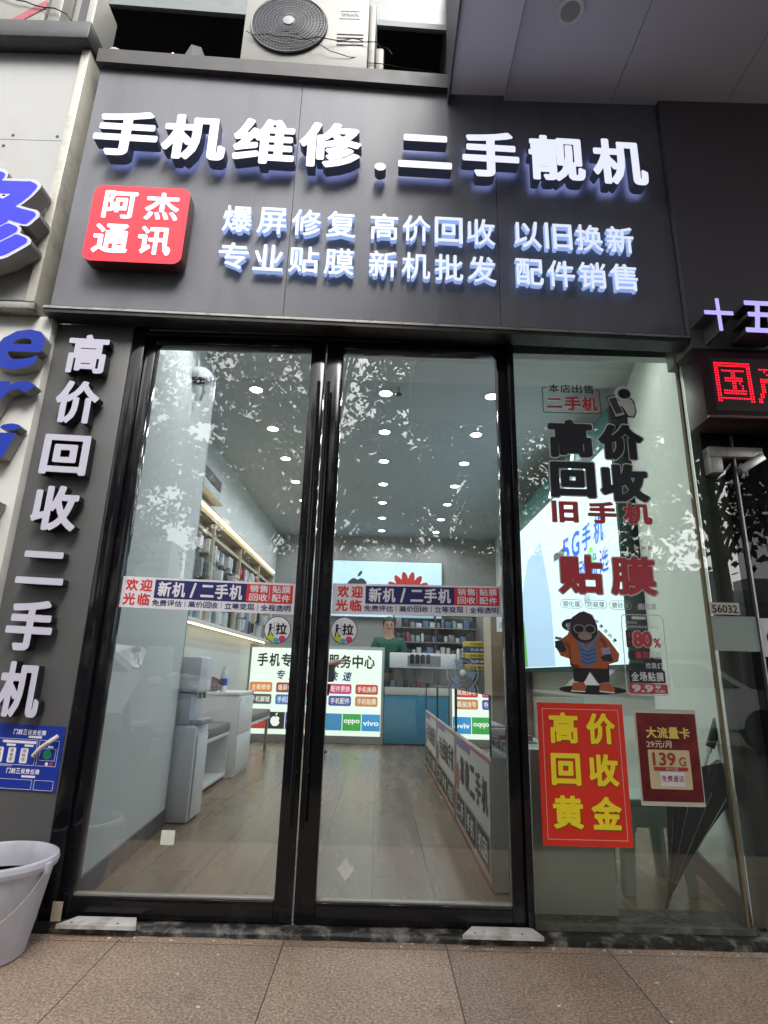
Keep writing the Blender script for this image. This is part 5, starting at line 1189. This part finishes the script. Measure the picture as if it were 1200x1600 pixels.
link('canopy', MB().add(V, F), mat('umbrella_cloth', (.022, .019, .017), .5, var=.3, scale=20, bump=.2), um)
link('tie_strap', MB().tube([A0+dr_*(Ln*.52)+u_*(.062*math.cos(R(20*k)))+w_*(.036*math.sin(R(20*k))) for k in range(19)], .007, 6), mat('strap', (.06, .055, .05), .5), um)
for k in range(4):
    a = R(205+35*k); link('rib', MB().tube([A0+dr_*(.12+.45*j)+(u_*math.cos(a)+w_*math.sin(a)*.6)*(.024+.125*j) for j in (0, .5, 1)], .0022, 5), M['steel'], um)
# ================================================================== people
def skin_mesh(joints, edges, root=0, sub=2):
    """joints: (x, y, z, rx, ry); grows one continuous surface"""
    me = bpy.data.meshes.new('sk'); me.from_pydata([j[:3] for j in joints], edges, [])
    o = bpy.data.objects.new('sk', me); col.objects.link(o)
    o.modifiers.new('s', 'SKIN'); sv = me.skin_vertices[0].data
    for i, j in enumerate(joints): sv[i].radius = (j[3], j[4] if len(j) > 4 else j[3]); sv[i].use_root = i == root
    m = o.modifiers.new('d', 'SUBSURF'); m.levels = sub; m.render_levels = sub
    bpy.context.view_layer.update()
    r = bpy.data.meshes.new_from_object(o.evaluated_get(bpy.context.evaluated_depsgraph_get()))
    b = MB(); b.add([v.co[:] for v in r.vertices], [tuple(p.vertices) for p in r.polygons])
    bpy.data.objects.remove(o); bpy.data.meshes.remove(me); bpy.data.meshes.remove(r)
    return b
def person(loc, S, rz, arms, label, shirt, trouser, hair, skin=(.42, .25, .17), shoe=(.03, .03, .03), tuck=True):
    """arms: two lists of (elbow, wrist) offsets in body space (x right, y forward, z up), heights as fraction of stature"""
    T = Matrix.Translation(loc) @ Matrix.Rotation(rz, 4, 'Z') @ Matrix.Scale(S, 4)
    def X(b): b.v = [tuple(T @ Vector(v)) for v in b.v]; return b
    sk_ = mat('skin', skin, .5, var=.06, scale=9)
    J = [(0, 0, .53, .085, .06), (0, 0, .62, .08, .055), (0, .004, .72, .098, .062), (0, -.004, .80, .085, .05), (0, 0, .85, .036, .036), (0, .012, .905, .047, .05), (0, .01, .955, .051, .056), (0, .005, .985, .034, .038)]
    E_ = [(k, k+1) for k in range(7)]
    hands = []
    for s, (el, wr) in zip((-1, 1), arms):
        n = len(J); sh_ = (s*.105, 0, .80)
        J += [(*sh_, .034, .034), (el[0], el[1], el[2], .023, .023), (wr[0], wr[1], wr[2], .015, .015)]
        E_ += [(3, n), (n, n+1), (n+1, n+2)]
        d = (Vector(wr)-Vector(el)).normalized(); c = Vector(wr)+d*.03
        J += [(*c, .018, .010)]; E_ += [(n+2, n+3)]; hands.append((Vector(wr), d, s))
        side = d.cross(Vector((0, 0, 1))); side = side.normalized() if side.length > .1 else Vector((1, 0, 0))
        for f in range(4):
            m = len(J); p0 = c+side*(.0085*(f-1.5))+d*.012; p1 = p0+d*.02*(1-.12*abs(f-1.2)); p2 = p1+(d*.6+Vector((0, 0, -.8))).normalized()*.018
            J += [(*p0, .0052), (*p1, .0048), (*p2, .0038)]; E_ += [(n+3, m), (m, m+1), (m+1, m+2)]
        m = len(J); p0 = Vector(wr)+d*.012-side*.016*s; p1 = p0+(d-side*s*.6).normalized()*.022
        J += [(*p0, .0055), (*p1, .0045)]; E_ += [(n+2, m), (m, m+1)]
    for s in (-1, 1):
        n = len(J)
        J += [(s*.052, 0, .48, .058, .056), (s*.056, .008, .27, .036, .038), (s*.058, -.006, .045, .022, .024), (s*.062, .05, .018, .02, .014)]
        E_ += [(0, n), (n, n+1), (n+1, n+2), (n+2, n+3)]
    t = thing('person', loc, label, 'person')
    link('body', X(skin_mesh(J, E_)), sk_, t, ang=80)
    cj = [(0, 0, .50, .094, .07), (0, 0, .62, .092, .066), (0, .004, .72, .106, .070), (0, -.004, .80, .09, .056), (0, 0, .835, .045, .042)]
    ce = [(0, 1), (1, 2), (2, 3), (3, 4)]
    for s, (el, wr) in zip((-1, 1), arms):
        n = len(cj); sh_ = Vector((s*.105, 0, .80)); q = sh_.lerp(Vector(el), .75)
        cj += [(*sh_, .046, .046), (*q, .036, .036)]; ce += [(3, n), (n, n+1)]
    link('shirt', X(skin_mesh(cj, ce)), mat('shirt', shirt, .8, var=.15, scale=12, bump=.2, bscale=9), t, ang=80)
    tj = [(0, 0, .53, .092, .068)]; te = []
    for s in (-1, 1):
        n = len(tj); tj += [(s*.054, 0, .47, .064, .062), (s*.057, .008, .27, .045, .047), (s*.058, -.004, .05, .034, .036)]; te += [(0, n), (n, n+1), (n+1, n+2)]
    link('trousers', X(skin_mesh(tj, te)), mat('trousers', trouser, .8, var=.1), t, ang=80)
    for s in (-1, 1): link('shoe', X(MB().ball((s*.061, .035, .022), .03, 3, (.95, 2.0, .72))), mat('shoe', shoe, .5), t)
    hb = MB().ball((0, -.006, .958), .064, 3, (.90, 1.0, .95)); hb.v = [(x, y-.012*max(0, 1-abs(z-.93)*30), z) if not (y > .018 and z < .966) else (x*.8, .0, z*.2+.965*.8) for x, y, z in hb.v]
    link('hair', X(hb), mat('hair', hair, .6, var=.3, scale=40), t, ang=80)
    fz_ = .93
    for s in (-1, 1):
        link('eye', X(MB().ball((s*.019, .055, fz_+.006), .0062, 2)), mat('eye', (.03, .02, .02), .2), t)
        link('ear', X(MB().ball((s*.053, .002, fz_), .011, 2, (.5, .8, 1.3))), sk_, t)
        link('eyebrow', X(MB().box(s*.018-.010, s*.018+.010,   .056, .061, fz_+.016, fz_+.021, .001)), M['ink'], t)
    link('nose', X(MB().ball((0, .064, fz_-.006), .010, 2, (.8, 1, 1.5))), sk_, t)
    link('mouth', X(MB().ball((0, .056, fz_-.026), .013, 2, (1.2, .4, .3))), mat('lips', (.3, .1, .09), .5), t)
    return t
person((.17, 7.05, .03), 1.93, math.pi, [((-.155, .03, .65), (-.11, .12, .60)), ((.155, .03, .65), (.10, .13, .60))],
       'man in a dark green T-shirt standing behind the blue counter', (.012, .10, .065), (.03, .03, .035), (.012, .01, .01))
person((-.80, 5.2, .03), 1.70, R(-80), [((-.14, .04, .655), (-.12, .15, .67)), ((.14, .05, .66), (.11, .16, .69))],
       'person in a grey top and dark trousers half hidden behind the door stiles', (.30, .30, .29), (.02, .02, .022), (.012, .01, .01))
bag = MB().box(-.70, -.57, 5.02, 5.14, .93, 1.16, .03)
tag(link('shoulder_bag', bag, mat('bag_dark', (.03, .035, .04), .6)), 'small dark bag carried by the person behind the door stiles', 'bag')
# ================================================================== the street behind the camera, mirrored in the glass
bark = mat('bark', (.13, .11, .085), .9, var=.4, scale=6, bump=.8, bscale=14)
def leaf_mat():
    m, nt, b = new_mat('leaves'); L = nt.links.new
    tc = nt.nodes.new('ShaderNodeTexCoord'); n = nt.nodes.new('ShaderNodeTexNoise'); n.inputs['Scale'].default_value = 3; n.inputs['Detail'].default_value = 4; L(tc.outputs['Object'], n.inputs[0])
    mx = nt.nodes.new('ShaderNodeMix'); mx.data_type = 'RGBA'; mx.inputs[6].default_value = (.025, .05, .015, 1); mx.inputs[7].default_value = (.07, .11, .03, 1); L(n.outputs[0], mx.inputs[0]); L(mx.outputs[2], b.inputs['Base Color'])
    b.inputs['Roughness'].default_value = .55; return m
LEAF = leaf_mat()
def leaves(seed, n, rx, ry, rz, cz):
    r = np.random.default_rng(seed)
    nc = 130
    a = r.uniform(0, 2*np.pi, nc); el = r.uniform(-.9, 1, nc); rr = r.uniform(.35, 1, nc)**.6; s_ = np.sqrt(np.clip(1-el**2, 0, 1))
    C = np.stack([rx*rr*s_*np.cos(a), ry*rr*s_*np.sin(a), cz+rz*rr*el], 1); cr = r.uniform(.35, .95, nc)
    idx = r.integers(0, nc, n); d = r.normal(size=(n, 3)); d /= np.linalg.norm(d, axis=1)[:, None]
    P = C[idx]+d*(cr[idx]*r.uniform(.2, 1, n)**.5)[:, None]*np.array([1, 1, .65])
    u = r.normal(size=(n, 3)); u /= np.linalg.norm(u, axis=1)[:, None]; v = np.cross(u, r.normal(size=(n, 3))); v /= np.linalg.norm(v, axis=1)[:, None]
    s = r.uniform(.065, .125, n)[:, None]
    V = np.stack([P-u*s, P+v*s*.6-u*s*.2, P+u*s*.9, P-v*s*.6-u*s*.2], 1).reshape(-1, 3).astype(np.float32)
    me = bpy.data.meshes.new('crown'); me.vertices.add(4*n); me.vertices.foreach_set('co', V.ravel())
    me.loops.add(4*n); me.loops.foreach_set('vertex_index', np.arange(4*n, dtype=np.int32)); me.polygons.add(n)
    me.polygons.foreach_set('loop_start', np.arange(0, 4*n, 4, dtype=np.int32)); me.update(calc_edges=True); me.validate(); me.materials.append(LEAF)
    return me, C
def tree(loc, seed, label, n=11500, rx=3.4, ry=2.6, rz=4.3, cz=6.5):
    t = thing('plane_tree', loc, label, 'tree', 'street trees mirrored in the shop glass')
    me, C = leaves(seed, n, rx, ry, rz, cz)
    o = bpy.data.objects.new('crown', me); col.objects.link(o); o.parent = t
    rn = random.Random(seed); b = MB(); x, y, z = loc
    b.tube([(x, y, 0), (x+.03, y, .8), (x-.05, y+.03, 2.2), (x+.04, y, 3.6), (x, y, 5.2), (x+.1, y, 7.5)], .15, 12, radii=[.23, .17, .15, .125, .09, .03])
    for k in range(0, 130, 3):
        c = C[k]; h0 = min(5.5, max(2.6, c[2]-1.6)); b.tube([(x, y, h0), (x+c[0]*.4, y+c[1]*.4, h0+(c[2]-h0)*.55), (x+c[0], y+c[1], c[2])], .04, 6, radii=[.055, .035, .012])
    link('trunk', b, bark, t)
    return t
ta = tree((-7.0, -9.5, 0), 1, 'leafy plane tree mirrored at the left edge of the left door')
tb = tree((-1.2, -9.0, 0), 2, 'leafy plane tree mirrored between the two doors', cz=6.7)
copy_tree(ta, (1.5, -10.2, 0), label='leafy plane tree mirrored in the middle of the right door', rz=2.1)
copy_tree(tb, (4.4, -9.8, 0), label='leafy plane tree mirrored in the shop window', rz=1.0)
copy_tree(ta, (-4.2, -17.5, 0), label='farther plane tree mirrored behind the nearest ones', rz=4.0)
copy_tree(tb, (-9.6, -13, 0), label='farther plane tree mirrored at the far left', rz=2.7)
copy_tree(ta, (8.6, -11.5, 0), label='plane tree mirrored at the far right', rz=5.2).scale = (1.3, 1.3, 1.45)
# distant towers
tw = mat('tower_wall', (.42, .44, .47), .8, var=.06, scale=.1); twg = mat('tower_glass', (.22, .25, .29), .4)
def tower(x, y, w_, h_, label):
    t = thing('apartment_tower', (x, y, 0), label, 'building', 'distant apartment towers beyond the street')
    link('wall', MB().box(x-w_/2, x+w_/2, y-w_*.3, y+w_*.3, 0, h_).box(x-w_*.2, x+w_*.25, y-w_*.15, y+w_*.15, h_+.01, h_+5), tw, t)
    b = MB()
    for k in range(int(h_/3.2)-1): b.box(x-w_*.42, x+w_*.42, y+w_*.3+.05, y+w_*.3+.15, 2.5+3.2*k, 4.1+3.2*k)
    link('window_band', b, twg, t)
nm_ = ['leftmost', 'second', 'third', 'fourth', 'fifth', 'sixth', 'seventh', 'rightmost']
for k, (x, y, w_, h_) in enumerate(((-125, -190, 26, 40), (-88, -210, 22, 46), (-62, -205, 16, 42), (-30, -260, 30, 34), (15, -240, 34, 30), (60, -250, 26, 36), (98, -200, 24, 33), (128, -190, 28, 30))):
    tower(x, y, w_, h_, '%s of the distant grey apartment towers mirrored on the horizon' % nm_[k])
hd_ = MB(); rn = random.Random(8)
# low shops across the road
sh2 = thing('street_block', (0, -32, 0), 'long low row of buildings across the road mirrored in the glass', 'building')
b1 = MB(); b2 = MB()
x = -60
while x < 60:
    w_ = rn.uniform(8, 14); h_ = rn.uniform(7.4, 8.6) if -16 < x < 14 else rn.uniform(3.8, 5.4); b1.box(x, x+w_-.05, -40, -32, 0, h_); b2.box(x+.6, x+w_-.6, -31.98, -31.9, .2, 2.8); x += w_  # mid-row roofs raised to cover the sky mirrored over the logo box
link('wall', b1, mat('block_wall', (.25, .25, .25), .8, var=.2, scale=.3), sh2); link('shopfront', b2, mat('block_glass', (.06, .07, .08), .2), sh2)
# parked cars
def car(x, y, label, c):
    t = thing('parked_car', (x, y, 0), label, 'car', 'cars parked along the street')
    pr = [(-2.15, .35), (-2.2, .62), (-2.05, .85), (-1.3, .93), (-.75, 1.38), (.55, 1.42), (1.2, .98), (1.95, .86), (2.2, .62), (2.15, .35)]
    def prism(pts, y0, y1, ins=0.0):
        n = len(pts); V = [(x+a, y0+(ins if b > 1 else 0), b) for a, b in pts]+[(x+a, y1-(ins if b > 1 else 0), b) for a, b in pts]
        return MB().add(V, [tuple(range(n)), tuple(range(n, 2*n))[::-1]]+[(k, n+k, n+(k+1) % n, (k+1) % n) for k in range(n)])
    link('body', prism(pr, y-.87, y+.87, .14), mat('car_paint', c, .2, coat=1), t)
    gl_ = [(-1.12, .96), (-.70, 1.32), (-.12, 1.35), (-.12, .96)]; g2 = [(-.05, .96), (-.05, 1.35), (.5, 1.34), (1.02, .98)]
    for g_ in (gl_, g2): link('side_window', prism(g_, y-.89, y+.89, .13), M['black'], t)
    for wx in (-1.35, 1.35):
        for s in (-1, 1):
            wh = link('wheel', MB().lathe([(0, y+s*.72), (.32, y+s*.72), (.33, y+s*.9), (.2, y+s*.9), (0, y+s*.88)], (x+wx, 0, .33), 24, 'Y'), M['rubber'], t)
    for s in (-1, 1): link('headlight', MB().box(x+2.08, x+2.2, y+s*.62-.15, y+s*.62+.15, .62, .76, .02), M['plastic'], t)
    return t
c1 = car(-5.0, -7.6, 'white parked car mirrored low in the left door', (.7, .7, .7))
car(4.9, -7.8, 'silver parked car mirrored low in the shop window', (.5, .5, .52))
# scooter with a helmet, close behind the camera
def scooter(x, y, label, c):
    t = thing('scooter', (x, y, 0), label, 'scooter', 'scooters parked behind the camera')
    pm = mat('scooter_paint', c, .25, coat=.6)
    for s in (-.62, .62): link('wheel', MB().lathe([(.10, x-.04), (.2, x-.05), (.23, x), (.2, x+.05), (.10, x+.04)], (0, y+s, .23), 28, 'X'), M['rubber'], t)
    link('front_shield', MB().add([(x-.2, y+.42, .35), (x+.2, y+.42, .35), (x+.24, y+.46, .75), (x+.14, y+.40, .98), (x-.14, y+.40, .98), (x-.24, y+.46, .75), (x-.17, y+.34, .35), (x+.17, y+.34, .35), (x+.2, y+.38, .75), (x+.12, y+.33, .95), (x-.12, y+.33, .95), (x-.2, y+.38, .75)],
         [(0, 5, 4, 3, 2, 1)[::-1], (6, 7, 8, 9, 10, 11)[::-1], (0, 1, 7, 6), (1, 2, 8, 7), (2, 3, 9, 8), (3, 4, 10, 9), (4, 5, 11, 10), (5, 0, 6, 11)]), pm, t)
    link('front_mudguard', MB().box(x-.07, x+.07, y+.45, y+.82, .42, .49, .03), pm, t)
    link('footboard', MB().box(x-.17, x+.17, y-.15, y+.35, .28, .34, .02), M['blackmatt'], t)
    link('seat_body', MB().box(x-.17, x+.17, y-.75, y-.12, .34, .68, .06), pm, t)
    link('seat', MB().box(x-.16, x+.16, y-.78, y-.1, .69, .79, .035), M['blackmatt'], t)
    link('handlebar', MB().tube([(x-.34, y+.30, 1.04), (x-.12, y+.36, 1.02), (x+.12, y+.36, 1.02), (x+.34, y+.30, 1.04)], .016, 8), M['blackmatt'], t)
    link('headlight', MB().ball((x, y+.43, .90), .08, 2, (1.2, .6, .8)), M['plastic'], t)
    for s in (-1, 1):
        link('mirror', MB().tube([(x+s*.22, y+.33, 1.03), (x+s*.28, y+.33, 1.2)], .007, 6).ball((x+s*.30, y+.33, 1.25), .06, 2, (1, .3, .7)), M['blackmatt'], t)
    link('windscreen', MB().add([(x-.2, y+.44, .98), (x+.2, y+.44, .98), (x+.15, y+.34, 1.30), (x-.15, y+.34, 1.30)], [(0, 1, 2, 3)]), mat('screen_clear', (.5, .52, .55), .1), t)
    return t
scooter(.62, -3.6, 'scooter mirrored faintly in the lower part of the right door', (.45, .47, .5))
tag(link('helmet', MB().ball((.58, -3.95, .92), .14, 3, (1, 1.15, .95)), mat('helmet_teal', (.02, .07, .09), .15)), 'dark helmet on the seat of the mirrored scooter', 'helmet')
scooter(-2.6, -4.6, 'scooter mirrored faintly in the lower part of the left door', (.5, .5, .5))
